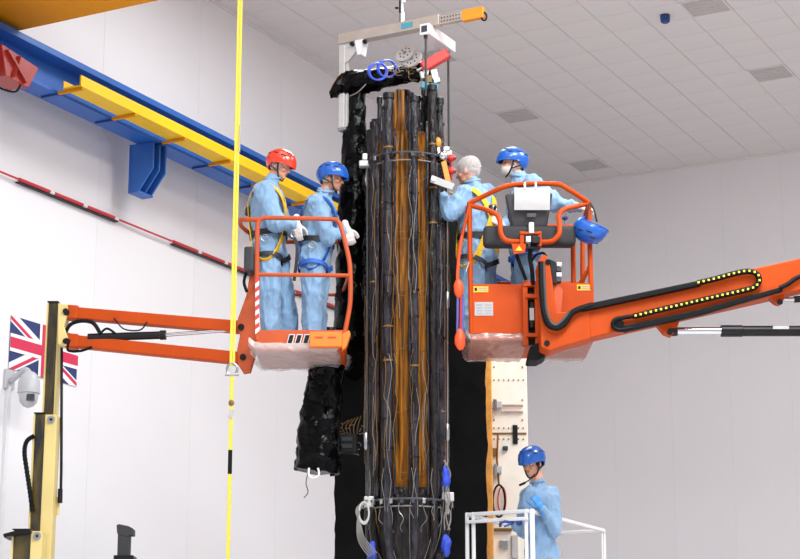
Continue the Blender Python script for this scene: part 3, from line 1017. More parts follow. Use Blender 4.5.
# transverse beam under the main beam
tb = along(B0, RV, 430) - UP * .10 - RU * .12
q1 = along(tb, RU, 451)
c = (tb + q1) / 2
MB().box(c, ((q1 - tb).length, .10, .11), RM).build('cross_beam', 'white_paint', t, smooth=0, bevel=.006)
MB().box(tb - RU * .002, (.004, .06, .062), RM).build('tube_end', 'dark_grey', t, smooth=0)
r1 = tb + RU * .03
r2 = q1 - RU * .06
y_r1 = V((r1.x, r1.y, at(430, 96, r1.y).z))
y_r2 = V((r2.x, r2.y, at(449, 152, r2.y).z))
MB().tube([r1 - UP * .04, y_r1], .011, 8).build('hanger_rod', 'dark_grey', t)
MB().tube([r2 - UP * .04, y_r2], .011, 8).build('hanger_rod', 'dark_grey', t)
MB().tube([r1 - UP * .04, r1 - UP * .085], .018, 8).build('rod_nut', 'black_metal', t)
MB().tube([r2 - UP * .04, r2 - UP * .075], .018, 8).build('rod_nut', 'steel', t)
# vertical side arm
s0 = bl + RV * .04 - UP * .05
zb = at(345, 130, s0.y).z
MB().box(V((s0.x, s0.y, (s0.z + zb) / 2)), (.062, .07, s0.z - zb), FM).build('side_arm', 'steel_light', t, smooth=0, bevel=.004)
MB().box(V((s0.x, s0.y, (s0.z + zb) / 2)) + RV * .045, (.02, .03, s0.z - zb - .05), FM).build('side_arm_rib', 'steel_light', t, smooth=0)
MB().prism([s0 + RV * .03 - RU * .03 - UP * .002, s0 + RV * .24 - RU * .03 - UP * .002, s0 + RV * .24 - RU * .03 - UP * .03, s0 + RV * .05 - RU * .03 - UP * .2, s0 + RV * .03 - RU * .03 - UP * .2], RU * .03).build('corner_gusset', 'steel_light', t, smooth=0)
MB().prism([s0 + RV * .15 - RU * .05, s0 + RV * .25 - RU * .05, s0 + RV * .22 - RU * .05 - UP * .15, s0 + RV * .18 - RU * .05 - UP * .15], RU * .1).build('lug', 'white_paint', t, smooth=0)
for k in (.12, .26):
    MB().tube([s0 + RV * k - RU * .06 - UP * .03, s0 + RV * k - RU * .03 - UP * .03], .02, 12).build('lug_bolt', 'black_metal', t)
MB().box(V((s0.x, s0.y, zb)) + RV * .01, (.09, .09, .03), FM).build('arm_foot', 'steel', t, smooth=0, bevel=.004)
# suspension above the beam
hp = along(B0, RV, 402) + UP * .06
hk = thing('hoist_suspension', 'metal turnbuckle and chain holding up the lifting frame', 'hoist chain', hp)
MB().tube([hp - UP * .0, hp + UP * .09, hp + UP * .1, hp + UP * .22], [.03, .03, .018, .018], 10).build('clevis', 'steel', hk)
MB().tube([hp + UP * .2 + V((.012, 0, 0)), hp + UP * .62 + V((.012, 0, 0))], .024, 12).build('turnbuckle_sleeve', 'white_paint', hk)
MB().tube([hp + UP * .1 - V((.018, 0, 0)), hp + UP * .45 - V((.012, 0, 0))], .012, 8).build('safety_rod', 'black_metal', hk)
MB().ell(hp + UP * .15 - V((.05, 0, 0)), (.02, .012, .012)).build('cotter', 'black_metal', hk)
MB().tube([hp + UP * .6, V((hp.x, hp.y, ZT + .06))], .012, 8).build('hoist_rope', 'steel', hk)
MB().tube([V((hp.x, hp.y, ZT + .04)), V((hp.x, hp.y, ZT + .084))], .07, 16).build('trolley_plate', 'steel', hk)

# small tools at the right of the reflector head
t = thing('hand_winch', 'small orange and silver clamp tool on the upper hoop', 'clamp', at(440, 150, 16.7))
MB().ell(at(437.5, 142.5, 16.72), (.035, .035, .055)).build('orange_cap', 'orange_end', t)
MB().tube(P([(438, 148, 16.72), (439, 156, 16.72)]), .02, 10).build('neck', 'steel', t)
MB().ell(at(443, 156, 16.68), (.05, .04, .045)).build('silver_body', 'chrome', t)
MB().prism([at(*q, 16.66) for q in ((441, 162), (446, 160), (451, 182), (446, 184))], (0, .03, 0)).build('yellow_plate', 'orange_end', t, smooth=0, bevel=.004)
t = thing('red_valve', 'red valve fitting hanging beside the hairnet worker', 'valve', at(451, 176, 16.75))
MB().tube(P([(451, 155, 16.75), (451, 180, 16.75)]), .012, 8).build('stem', 'red_paint', t)
for y0 in (158, 171):
    MB().ell(at(451, y0, 16.75), (.042, .042, .035)).build('valve_body', 'red_cover', t)
    MB().tube(P([(446, y0, 16.73), (456, y0, 16.73)]), .016, 10).build('port', 'red_paint', t)
t = thing('clip_board', 'white clipboard held against the reflector by the hairnet worker', 'clipboard', at(444, 188, 16.6))
MB().prism([at(*q, 16.50) for q in ((432, 175), (455, 184), (452, 190), (430, 182))], (0, .10, .03)).build('board', 'paper', t, smooth=0, bevel=.004)
MB().prism([at(*q, 16.485) for q in ((432, 176), (437, 177.5), (435, 181), (431, 180))], (0, .012, .003)).build('clip', 'steel', t, smooth=0)

# ------------------------------------------------------------------ yellow sling hanging in front of the left basket
SX = at(234, 280, 16.15)
t = thing('lifting_sling', 'yellow lifting sling hanging straight down in front of the left basket', 'sling', (SX.x, SX.y, 0.8))
zs = at(230, 366, 16.15).z
MB().box((SX.x - .012, SX.y, (zs + 11.45) / 2), (.022, .012, 11.45 - zs)).build('webbing', 'strap_yellow', t, smooth=0, bevel=.003)
MB().box((SX.x + .012, SX.y + .008, (zs + 11.45) / 2), (.022, .012, 11.45 - zs)).build('webbing', 'strap_yellow', t, smooth=0, bevel=.003)
MB().box((SX.x, SX.y, 11.48), (.2, .2, .06)).build('ceiling_plate', 'steel', t, smooth=0)
MB().box((SX.x + .026, SX.y, at(238, 138, 16.15).z), (.008, .02, .26)).build('edge_tab', 'alu_frame', t, smooth=0)
MB().tube([V((SX.x + .045 * math.cos(a), SX.y, zs - .03 + .055 * math.sin(a))) for a in [2 * math.pi * j / 18 for j in range(18)]], .011, 8, True).build('shackle', 'steel', t)
MB().tube([V((SX.x - .06, SX.y, zs - .075)), V((SX.x + .06, SX.y, zs - .075))], .014, 10).build('shackle_pin', 'steel', t)
MB().box((SX.x, SX.y, (zs - .08 + .8) / 2), (.032, .012, zs - .88)).build('lower_webbing', 'strap_yellow', t, smooth=0, bevel=.003)
a, b = at(230, 450, 16.15).z, at(230, 474, 16.15).z
MB().box((SX.x, SX.y, (a + b) / 2), (.035, .016, a - b)).build('black_sleeve', 'black_rubber', t, smooth=0)
MB().box((SX.x, SX.y - .012, at(230, 414, 16.15).z), (.035, .008, .07), Matrix.Rotation(.3, 3, 'Y')).build('white_tag', 'paper', t, smooth=0)
MB().ell((SX.x, SX.y, at(230, 403, 16.15).z), (.025, .02, .03)).build('knot', 'wire_gold', t)
MB().box((SX.x, SX.y, .4), (.3, .3, .8)).build('floor_weight', 'dark_grey', t, smooth=0, bevel=.02)

# ------------------------------------------------------------------ left mast lift
FB, BB = 16.45, 17.25
t = thing('mast_boom_lift', 'orange boom lift basket on a beige mast at the left, carrying two workers', 'lift', (at(50, 500, 17).x, 17.0, 0))
zF = at(300, 346, FB).z
XL, XR = at(256, 330, FB).x, at(344, 330, FB).x
MB().rng((XL, FB, zF - .05), (XR, BB, zF)).build('basket_floor', 'lift_orange_dull', t, smooth=0, bevel=.006)
tb_ = MB().pbox(255.5, 330, 344, 345.5, FB - .012, FB).build('toe_board', 'lift_orange_dull', t, smooth=0, bevel=.003)
z0, z1 = at(300, 345.5, FB).z, at(300, 330, FB).z
MB().rng((XL, BB - .012, z0), (XR, BB, z1)).build('toe_board', 'lift_orange_dull', t, smooth=0)
for X in (XL, XR):
    MB().rng((X - .006, FB, z0), (X + .006, BB, z1)).build('toe_board', 'lift_orange_dull', t, smooth=0)
for k in range(3):
    x0 = 286.5 + k * 7.8
    MB().prism([at(*q, FB - .018) for q in ((x0 + 2.6, 334.2), (x0 + 8.6, 334.2), (x0 + 6, 344), (x0, 344))], (0, .008, 0)).build('logo_outline', 'white_paint', tb_, smooth=0)
    MB().prism([at(*q, FB - .021) for q in ((x0 + 3.2, 335), (x0 + 7.6, 335), (x0 + 5.2, 343.2), (x0 + .9, 343.2))], (0, .006, 0)).build('logo_bar', 'black_metal', tb_, smooth=0)
bx_ = MB().pbox(309.5, 331.5, 342, 346.5, FB - .11, FB - .02).build('orange_box', 'box_orange', t, smooth=0, bevel=.008)
for x0 in (315, 328):
    MB().pbox(x0, 336.5, x0 + 8, 338, FB - .115, FB - .108).build('slot', 'lift_orange_dull', bx_, smooth=0)
MB().prism([at(*q, FB - .06) for q in ((342, 334), (349, 330), (350.5, 334), (346, 347), (342, 350))], (0, .1, 0)).build('corner_guard', 'box_orange', t, smooth=0, bevel=.006)
# rails
TR = .021
def rail(pts, parent, name='rail', m='lift_orange_dull', r=TR, sm=4, nn=10):
    return MB().tube(smooth_path(P(pts), sm), r, nn).build(name, m, parent)
zT = at(300, 219, FB).z
def yb(py, Yf=FB, Yb=BB):                        # photo row of the same height on the back of the basket
    return proj(V((0, Yb, at(300, py, Yf).z)))[1]
rail([(257, 340, FB), (257, 280, FB), (257.3, 232, FB), (258.5, 222, FB), (264, 218, FB), (300, 218.3, FB), (332, 219.3, FB), (338.5, 222, FB), (342.5, 232, FB),
      (347, 250, FB), (350, 268, FB), (350.3, 300, FB), (347, 322, FB), (343.5, 338, FB)], t, 'front_rail')
rail([(257, 274.5, FB), (349.5, 275.5, FB)], t, 'mid_rail', r=.018)
xb = lambda px: proj(V((at(px, 300, FB).x, BB, at(px, 300, FB).z)))[0]
rail([(258, 220, FB), (246, 219.5, FB + .03), (240, 220.5, FB + .1), (243, 228, FB + .3), (xb(258) - 2, yb(219), BB - .05), (xb(258) + 3, yb(219), BB), (xb(336), yb(219), BB), (xb(343), yb(224), BB),
      (xb(346), yb(240), BB), (xb(340), yb(262), BB), (xb(338), yb(340), BB)], t, 'back_rail')
rail([(xb(257), yb(225), BB), (xb(257), yb(340), BB)], t, 'back_post')
rail([(xb(257), yb(274), BB), (xb(340), yb(274), BB)], t, 'back_mid_rail', r=.016)
rail([(350, 272, FB), (xb(340), yb(272), BB)], t, 'side_mid_rail', r=.016)
rail([(257, 274, FB), (xb(257), yb(274), BB)], t, 'side_mid_rail', r=.016)
for k in range(6):
    y0 = 276 + k * 9.2
    MB().prism([at(*q, FB - .026) for q in ((255.3, y0 + 3), (259.2, y0), (259.2, y0 + 4.6), (255.3, y0 + 7.6))], (0, .004, 0)).build('red_stripe', 'red_cover', t, smooth=0)
    MB().prism([at(*q, FB - .026) for q in ((255.3, y0 + 7.6), (259.2, y0 + 4.6), (259.2, y0 + 9.2), (255.3, y0 + 12.2))], (0, .004, 0)).build('white_stripe', 'white_paint', t, smooth=0)
MB().pbox(243.5, 246, 254, 271, FB + .12, FB + .32).build('control_box', 'dark_grey', t, smooth=0, bevel=.02)
MB().tube(smooth_path(P([(247, 270, FB + .2), (244, 282, FB + .2), (247, 292, FB + .2)])), .014, 8).build('control_cable', 'black_rubber', t)
# mounting knuckle
MB().prism([at(*q, FB + .28) for q in ((251, 268), (257, 268), (257.5, 346), (250, 371), (243, 372), (238, 364), (237, 350), (240, 335), (236, 326), (238, 318), (246, 296))], (0, .12, 0)).build('knuckle_plate', 'lift_orange_dull', t, smooth=0, bevel=.006)
for q in ((241, 327), (243, 357)):
    MB().tube([at(*q, FB + .26), at(*q, FB + .42)], .03, 14).build('pivot_pin', 'black_metal', t)
# plastic wrap under the basket
prof = [(FB - .020, .035), (FB - .028, -.03), (FB + .1, -.06), (FB + .4, -.075), (BB - .1, -.06), (BB + .03, -.04), (BB + .04, .06)]
sp = smooth_path([V((0, a, b)) for a, b in prof], 6)
def sheet(u_, v_, xa, xb_, z_, seed):
    k = v_ * (len(sp) - 1)
    i = min(int(k), len(sp) - 2)
    q = sp[i] + (sp[i + 1] - sp[i]) * (k - i)
    p = V((xa + (xb_ - xa) * u_, q.y, z_ + q.z))
    nz = noise.noise_vector(p * 7 + V((seed, 0, 0))) * .010 + noise.noise_vector(p * 19) * .007
    e = min(u_, 1 - u_)
    return p + nz + V((0, 0, .05 * max(0, .06 - e) / .06))
MB().grid(lambda a, b: sheet(a, b, XL - .06, XR - .02, zF - .01, 1), 60, 44).build('plastic_wrap', 'plastic_sheet', t, smooth=60)
# twin arms, cylinder and hoses
AY = 16.80
MB().bar(at(72, 313.5, AY), at(240, 327.5, AY), .11, .108, V((0, 1, 0))).build('upper_arm', 'lift_orange', t, smooth=0, bevel=.012)
MB().bar(at(72, 341.5, AY), at(243, 359, AY), .11, .112, V((0, 1, 0))).build('lower_arm', 'lift_orange', t, smooth=0, bevel=.012)
for y0 in (313, 341.5):
    k = MB().bar(at(66, y0 - .3, AY), at(79, y0 + .7, AY), .13, .135, V((0, 1, 0))).build('arm_end', 'lift_orange', t, smooth=0, bevel=.015)
    MB().tube([at(66.5, y0 - .5, AY - .09), at(66.5, y0 - .5, AY + .09)], .028, 14).build('pin', 'black_metal', k)
MB().tube(P([(88, 337.5, AY - .03), (160, 335.2, AY - .03), (160.2, 335.2, AY - .03), (166, 335, AY - .03)]), [.036, .036, .044, .044], 14).build('cylinder', 'black_metal', t)
MB().tube(P([(166, 335, AY - .03), (238, 329.5, AY - .03)]), .018, 12).build('piston_rod', 'chrome', t)
MB().tube(smooth_path(P([(64, 336, AY - .05), (70, 325, AY - .06), (81, 321, AY - .06), (93, 323, AY - .06), (100, 333, AY - .06)])), .018, 8).build('hose', 'black_rubber', t)
MB().tube(smooth_path(P([(100, 334, AY - .06), (107, 328.5, AY - .06), (116, 334, AY - .06)])), .011, 8).build('hose', 'black_rubber', t)
MB().tube(smooth_path(P([(114, 318, AY - .07), (124, 329, AY - .07), (140, 330, AY - .07), (147, 322, AY - .07)])), .007, 6).build('hose', 'black_rubber', t)
MB().tube(smooth_path(P([(70, 340, AY - .06), (68, 350, AY - .06), (80, 351, AY - .07), (92, 347, AY - .07)])), .013, 8).build('hose', 'black_rubber', t)
# mast sections
m1 = MB().prism([at(*q, 16.72) for q in ((58, 304), (67.5, 304), (68, 312), (64, 326), (68, 338), (66, 346), (58, 344))], (0, .16, 0)).build('mast_head', 'mast_beige', t, smooth=0, bevel=.006)
for y0 in (311, 341):
    MB().tube([at(65.5, y0, 16.70), at(65.5, y0, 16.74)], .026, 14).build('pin', 'black_metal', m1)
def mast(x0, x1, x2, top, Y0, Y1, left_edge=True):
    """a mast stage: dark channel face from x0 to x1, beige web from x1 to x2"""
    xa, xb2, xc = at(x0, top, Y0).x, at(x1, top, Y0).x, at(x2, top, Y0).x
    zt = at(x0, top, Y0).z
    s = MB().rng((xb2, Y0, .55), (xc, Y1, zt)).build('mast_stage', 'mast_beige', t, smooth=0, bevel=.006)
    MB().rng((xa + .012, Y0 + .025, .55), (xb2, Y1 - .02, zt + .012)).build('channel', 'mast_black', s, smooth=0, bevel=.004)
    MB().rng((xa, Y0, .55), (xa + .014, Y1, zt)).build('flange', 'mast_beige', s, smooth=0)
    MB().rng((xa + .0, Y0 + .01, zt + .012), (xb2, Y1 - .01, zt + .022)).build('top_cap', 'black_metal', s, smooth=0)
    return s
mast(47, 58.2, 60.4, 303, 16.95, 17.12)
s2 = mast(33.5, 45.2, 57, 414.5, 16.74, 16.93)
s3 = mast(12, 31, 42.5, 531, 16.52, 16.72)
for (x, y, Y, pr) in ((51, 419.5, 16.735, s2), (37, 536, 16.515, s3)):
    q = MB().tube([at(x, y, Y), at(x, y, Y - .012)], .034, 16).build('bolt_washer', 'steel', pr)
    MB().tube([at(x, y, Y - .012), at(x, y, Y - .025)], .014, 6).build('bolt_head', 'black_metal', pr)
MB().prism([at(*q, 16.45) for q in ((3, 534), (12, 531.5), (30, 529), (31, 532), (14, 535), (4, 537.5))], (0, .25, 0)).build('mast_lid', 'black_metal', t, smooth=0)
MB().tube(P([(61.7, 345, 16.9), (61.3, 470, 16.9), (60.6, 498, 16.9)]), .013, 8).build('lift_chain', 'black_metal', t)
MB().tube(P([(60.3, 489, 16.89), (60, 503, 16.89)]), .022, 8).build('chain_end', 'black_metal', t)
MB().tube(P([(58, 497, 16.92), (57.5, 515, 16.92)]), .016, 8).build('stage_foot', 'mast_beige', t)
hz = smooth_path(P([(34, 436, 16.72), (27, 441, 16.70), (24.5, 452, 16.70), (27, 472, 16.70), (30, 492, 16.70), (32.5, 512, 16.72)]), 10)
MB().tube(hz, [.018 if k % 2 else .0235 for k in range(len(hz))], 10).build('corrugated_hose', 'black_rubber', t)
xm = at(40, 500, 16.9).x
MB().rng((xm - .7, 16.3, .25), (xm + .9, 17.6, .6)).build('chassis', 'lift_orange', t, smooth=0, bevel=.03)
for dx in (-.5, .7):
    for Y in (16.35, 17.55):
        MB().tube([(xm + dx, Y - .1, .2), (xm + dx, Y + .1, .2)], .2, 20).build('wheel', 'black_rubber', t)

# ------------------------------------------------------------------ dark column at the lower left
t = thing('equipment_column', 'dark grey equipment column with a notched cap at the bottom left', 'column', (at(124, 540, 18).x, 18.05, 0))
MB().pbox(117, 533, 129.5, 556, 18.0, 18.14).build('neck', 'dark_grey', t, smooth=0, bevel=.006)
MB().prism([at(*q, 17.99) for q in ((116.5, 525), (118.5, 524), (128.5, 526), (133, 528.5), (133, 535), (129, 535), (128.5, 537), (117, 533.5))], (0, .16, 0)).build('cap', 'dark_grey', t, smooth=0, bevel=.004)
a, b = at(113.5, 555, 17.96), at(133.5, 555, 17.96)
MB().rng((a.x, 17.96, .3), (b.x, 18.2, a.z)).build('shaft', 'black_metal', t, smooth=0, bevel=.008)
MB().rng((a.x - .2, 17.8, 0), (b.x + .2, 18.4, .3)).build('foot', 'dark_grey', t, smooth=0, bevel=.01)

# ------------------------------------------------------------------ right boom lift
t = thing('telescopic_boom_lift', 'orange boom lift with basket at the right, arm reaching in from the right edge', 'lift', (at(700, 400, 16.3).x, 16.5, 0))
zG = at(500, 335, FB).z
XA, XB = at(471.5, 300, FB).x, at(593, 300, FB).x
MB().rng((XA, FB, zG - .05), (XB, BB, zG)).build('basket_floor', 'lift_orange', t, smooth=0, bevel=.006)
fp = MB().pbox(471.5, 284, 525, 333.5, FB - .015, FB).build('front_panel', 'lift_orange', t, smooth=0, bevel=.004)
fp2 = MB().pbox(552, 283, 593.5, 333.5, FB - .015, FB).build('front_panel', 'lift_orange', t, smooth=0, bevel=.004)
zP0, zP1 = at(500, 333.5, FB).z, at(500, 318, FB).z
for X in (XA, XB):
    MB().rng((X - .007, FB, zP0), (X + .007, BB, zP1)).build('side_toe_board', 'lift_orange', t, smooth=0)
MB().rng((XA, BB - .012, zP0), (XB, BB, zP1)).build('back_toe_board', 'lift_orange', t, smooth=0)
for x0, y0, x1, y1, pr in ((473.5, 286.3, 488.3, 292.2, fp), (577, 284.6, 591, 290.4, fp2)):
    q = MB().pbox(x0, y0, x1, y1, FB - .019, FB - .015).build('warning_label', 'label_yellow', pr, smooth=0)
    MB().pbox(x0 + 1, y0 + 1.4, x0 + 3.6, y1 - 1.4, FB - .021, FB - .018).build('label_symbol', 'black_metal', q, smooth=0)
    for k in range(2):
        MB().pbox(x0 + 5, y0 + 1.3 + 2 * k, x1 - 1.2, y0 + 2.3 + 2 * k, FB - .021, FB - .018).build('label_text', 'print_grey', q, smooth=0)
q = MB().pbox(474.8, 302, 493, 315.5, FB - .019, FB - .015).build('white_label', 'paper', fp, smooth=0)
for k in range(4):
    MB().pbox(476.5, 304 + 2.9 * k, 482.5, 305.4 + 2.9 * k, FB - .021, FB - .018).build('label_text', 'print_grey', q, smooth=0)
    MB().pbox(484.5, 304 + 2.9 * k, 491.5, 305.4 + 2.9 * k, FB - .021, FB - .018).build('label_text', 'print_grey', q, smooth=0)


def rl(pts, name='rail', r=.023, sm=5, pr=None):
    return MB().tube(smooth_path(P(pts), sm), r, 10).build(name, 'lift_orange', pr or t)


RF = FB - .12
rl([(469, 203.5, FB), (484, 196, FB - .04), (501, 188, RF), (512, 185, RF), (525, 184, RF), (556, 184, RF), (568, 189, RF), (588.5, 202.5, FB)], 'top_rail')
rl([(470.5, 205.5, FB), (481, 208, FB - .03), (489.5, 211, RF), (497, 215, RF - .04), (500, 222, RF - .06), (500.5, 232, RF - .08), (504, 239, RF - .08), (511, 241.5, RF - .08), (524, 241.5, RF - .06)], 'console_guard')
rl([(588.5, 203.5, FB), (577, 206, FB - .04), (565, 209, RF), (559, 215, RF - .04), (559.5, 226, RF - .06), (559, 234, RF - .08), (554, 240, RF - .08), (548, 242, RF - .07), (540, 242, RF - .06)], 'console_guard')
rl([(469.5, 202.5, FB), (470, 250, FB), (471.5, 334, FB)], 'front_post')
rl([(588.5, 202.5, FB), (590, 250, FB), (591, 290, FB)], 'front_post')
xb2 = lambda px: proj(V((at(px, 300, FB).x, BB, at(px, 300, FB).z)))[0]
rl([(573, 236, FB + .2), (573.5, 290, FB + .2)], 'inner_post')
rl([(591, 266, FB), (584, 276, FB + .05), (579, 286, FB + .1)], 'brace', r=.018)
rl([(469.5, 203, FB), (xb2(468), yb(203), BB), (xb2(480), yb(203), BB + .02), (xb2(580), yb(203), BB + .02), (xb2(591), yb(203), BB), (589, 203, FB)], 'back_top_rail', sm=1)
for px in (471, 530, 591):
    rl([(xb2(px), yb(203), BB), (xb2(px), yb(333), BB)], 'back_post')
rl([(470.5, 262, FB), (xb2(470), yb(262), BB), (xb2(591), yb(262), BB), (591, 262, FB)], 'back_mid_rail', sm=1, r=.018)
rl([(470, 203, FB), (464, 228, FB - .02), (458.5, 252, FB - .02), (458.3, 262, FB - .02)], 'side_bow', r=.014)
# console
cs = MB().add([at(*q) for q in ((504.5, 193, FB - .16), (553, 192, FB - .16), (546.5, 228, FB - .10), (512, 228.5, FB - .10),
                                (505, 199, FB + .12), (552, 198, FB + .12), (546.5, 230, FB + .1), (512, 230, FB + .1))],
              [(0, 1, 2, 3), (4, 7, 6, 5), (0, 4, 5, 1), (1, 5, 6, 2), (2, 6, 7, 3), (3, 7, 4, 0)]).build('control_console', 'console_grey', t, smooth=30, bevel=.03, segs=3)
pp = MB().grid(lambda a, b: at(514.3 + 35.7 * a, 187.5 + 22.5 * b, RF - .045 - .02 * math.sin(b * 2.5) - .006 * noise.noise(V((a * 4, b * 4, 0)))), 12, 8).build('paper_sheet', 'paper', cs, smooth=60)
for x0 in (524, 535):
    MB().pbox(x0, 182.2, x0 + 1.8, 189, RF - .06, RF - .045).build('tape', 'white_plastic', pp, smooth=0)
MB().pbox(527, 213, 536, 217, FB - .165, FB - .15).build('console_badge', 'dark_grey', cs, smooth=0)
# bumper pads
MB().pbox(483.5, 224.5, 529, 245.5, FB - .24 + .12, FB + .03).build('bumper_pad', 'bumper_foam', t, smooth=40, bevel=.045, segs=4)
MB().pbox(531, 224.5, 576, 245, FB - .24 + .12, FB + .03).build('bumper_pad', 'bumper_foam', t, smooth=40, bevel=.045, segs=4)
# bracket work below the console
for (x0, y0, x1, y1, Y0, Y1, mm) in ((520, 231, 524, 246, FB - .22, FB - .1, 'lift_orange'), (538, 231, 541.5, 246, FB - .22, FB - .1, 'lift_orange'), (520, 231.5, 541, 234, FB - .23, FB - .2, 'lift_orange'),
                                     (529, 222, 534, 233, FB - .24, FB - .14, 'steel_light'), (526, 236, 531, 242, FB - .25, FB - .18, 'steel_light'), (532, 236, 540, 243, FB - .25, FB - .16, 'black_metal'),
                                     (523, 246, 540, 249, FB - .2, FB - .1, 'black_metal')):
    MB().pbox(x0, y0, x1, y1, Y0, Y1).build('mount_bracket', mm, t, smooth=0, bevel=.006)
sg = MB().prism([at(*q, FB - .26) for q in ((511.5, 243.5), (526, 244), (525, 252.5), (514, 254))], (0, .02, 0)).build('sign_plate', 'lift_orange', t, smooth=0)
MB().prism([at(*q, FB - .266) for q in ((519, 245.5), (522.6, 250.6), (515.4, 250.6))], (0, .005, 0)).build('sign_triangle', 'label_yellow', sg, smooth=0)
MB().tube(smooth_path(P([(534, 240, FB - .2), (530, 255, FB - .16), (532, 270, FB - .14), (533, 285, FB - .1)])), .02, 8).build('cable', 'black_rubber', t)
MB().tube(P([(516, 254, FB - .2), (526, 280, FB - .12)]), .016, 8).build('cable', 'black_rubber', t)
MB().tube(smooth_path(P([(531, 262, FB - .14), (536, 255, FB - .2), (543, 253, FB - .26), (546, 256, FB - .3)])), .012, 8).build('cable', 'black_rubber', t)
# centre column between the panels
MB().pbox(523.5, 281, 527.5, 345, FB - .10, FB).build('support_post', 'lift_orange', t, smooth=0, bevel=.004)
MB().pbox(535.5, 281, 541, 345, FB - .10, FB).build('support_post', 'lift_orange', t, smooth=0, bevel=.004)
MB().pbox(523.5, 281, 541, 286, FB - .11, FB - .02).build('support_cap', 'lift_orange', t, smooth=0)
MB().pbox(527, 286, 536, 345, FB - .03, FB + .03).build('column_back', 'black_metal', t, smooth=0)
MB().tube(P([(532, 303, FB - .07), (532, 328, FB - .07)]), .03, 12).build('rotator', 'black_metal', t)
MB().pbox(529.8, 308, 534, 320, FB - .108, FB - .095).build('rotator_label', 'paper', t, smooth=0)
for y0 in (294, 333):
    MB().pbox(526, y0, 538, y0 + 3.5, FB - .12, FB - .02).build('cross_plate', 'lift_orange', t, smooth=0)
MB().prism([at(*q, FB - .2) for q in ((530, 346), (541, 341), (549, 347), (546, 356), (538, 360), (527, 360))], (0, .3, 0)).build('pivot_boot', 'black_rubber', t, smooth=0, bevel=.02)
# plastic wraps under the panels
def sheet2(u_, v_, xa, xb_, z_, seed):
    return sheet(u_, v_, xa, xb_, z_, seed)
MB().grid(lambda a, b: sheet(a, b, XA - .06, at(528, 330, FB).x, zG - .025, 5), 44, 44).build('plastic_wrap', 'plastic_sheet_pink', t, smooth=60)
MB().grid(lambda a, b: sheet(a, b, at(545, 330, FB).x, XB - .01, zG - .025, 9), 34, 44).build('plastic_wrap', 'plastic_sheet_pink', t, smooth=60)
# jib knuckle and boom
JY = 16.0
MB().prism([at(*q, JY) for q in ((537, 264), (541, 256), (546, 254.5), (549.5, 262), (553, 285), (557, 312), (575, 312.5), (590, 306), (591, 338.5), (560, 347), (550, 351), (541, 347), (540, 300))], (0, .24, 0)).build('jib_knuckle', 'lift_orange', t, smooth=0, bevel=.01)
MB().prism([at(*q, JY + .08) for q in ((553, 279), (563, 290), (561, 312), (556, 315))], (0, .1, 0)).build('jib_gusset', 'lift_orange_dull', t, smooth=0)
bm_ = MB().prism([at(*q, JY + .01) for q in ((586, 308), (590, 304.5), (800, 258), (1000, 213.5), (1000, 246), (800, 290), (590, 338))], (0, .22, 0)).build('boom', 'lift_orange', t, smooth=0, bevel=.012)
for x, y in ((548, 262), (547, 343)):
    MB().tube([at(x, y, JY - .015), at(x, y, JY + .26)], .025, 14).build('pivot_pin', 'black_metal', t)
MB().tube([at(619, 324.5, JY - .012), at(619, 324.5, JY + .02)], .046, 20).build('boom_port', 'black_metal', bm_)
for k in range(4):
    y0 = 262 + k * 5.2
    MB().pbox(557 - k * .3, y0, 561.5, y0 + 4, JY + .05, JY + .14).build('switch_box', 'white_plastic' if k % 2 == 0 else 'dark_grey', t, smooth=0, bevel=.004)
MB().prism([at(*q, JY + .04) for q in ((549, 259), (556, 262), (557, 284), (552, 282))], (0, .12, 0)).build('switch_bracket', 'black_metal', t, smooth=0)
MB().tube(smooth_path(P([(541, 262, JY - .03), (541.5, 285, JY - .04), (543.5, 310, JY - .05), (548, 324, JY - .05), (556, 328, JY - .05), (564, 324, JY - .05), (572, 313, JY - .05), (582, 308, JY - .04), (592, 305, JY - .03)]), 8), .026, 10).build('hose_bundle', 'black_rubber', t)
MB().tube(smooth_path(P([(543.5, 263, JY - .04), (544.5, 285, JY - .06), (546, 308, JY - .07), (550, 321, JY - .07), (556, 325, JY - .07), (563, 320, JY - .07), (570, 311, JY - .06)]), 8), .012, 8).build('hose', 'dark_grey', t)
# black hose guard along the top, energy chain loop, lower band
MB().prism([at(*q, JY - .05) for q in ((580, 307.5), (592, 302.5), (700, 280), (702, 285), (592, 309), (582, 311))], (0, .1, 0)).build('hose_guard', 'black_rubber', bm_, smooth=0, bevel=.01)
ch = smooth_path(P([(698, 283, JY - .04), (715, 279, JY - .04), (735, 273.5, JY - .04), (748, 271.5, JY - .04), (756.5, 274, JY - .04), (759, 281, JY - .04), (754, 287.5, JY - .04), (742, 291, JY - .04),
                    (720, 296, JY - .04), (690, 303, JY - .04), (660, 310, JY - .04), (634, 316.5, JY - .04)]), 8)
cho = MB().tube(ch, .026, 10).build('cable_chain', 'black_rubber', bm_)
dot_me = MB().box((0, 0, 0), (.018, .008, .018)).mesh('link_dot', 'chain_yellow', 0)
acc = 0
for p, q in zip(ch[:-1], ch[1:]):
    L = (q - p).length
    while acc < L:
        piece('link_dot', dot_me, p + (q - p) * (acc / L) + V((0, -.026, 0)) - V(t.location), cho)
        acc += .046
    acc -= L
MB().tube(smooth_path(P([(636, 316, JY - .03), (624, 317.5, JY - .035), (615, 320, JY - .035), (613, 326, JY - .035), (619, 330, JY - .035), (632, 328, JY - .035)]), 6), .02, 8).build('hose', 'black_rubber', bm_)
MB().prism([at(*q, JY - .03) for q in ((622, 326), (700, 309), (782, 286.5), (783, 291), (702, 314.5), (624, 332))], (0, .06, 0)).build('lower_guard', 'black_rubber', bm_, smooth=0, bevel=.008)
MB().tube(smooth_path(P([(780, 288, JY - .03), (788, 284, JY - .03), (800, 276.5, JY - .03), (830, 268, JY - .03)])), .02, 8).build('hose', 'black_rubber', bm_)
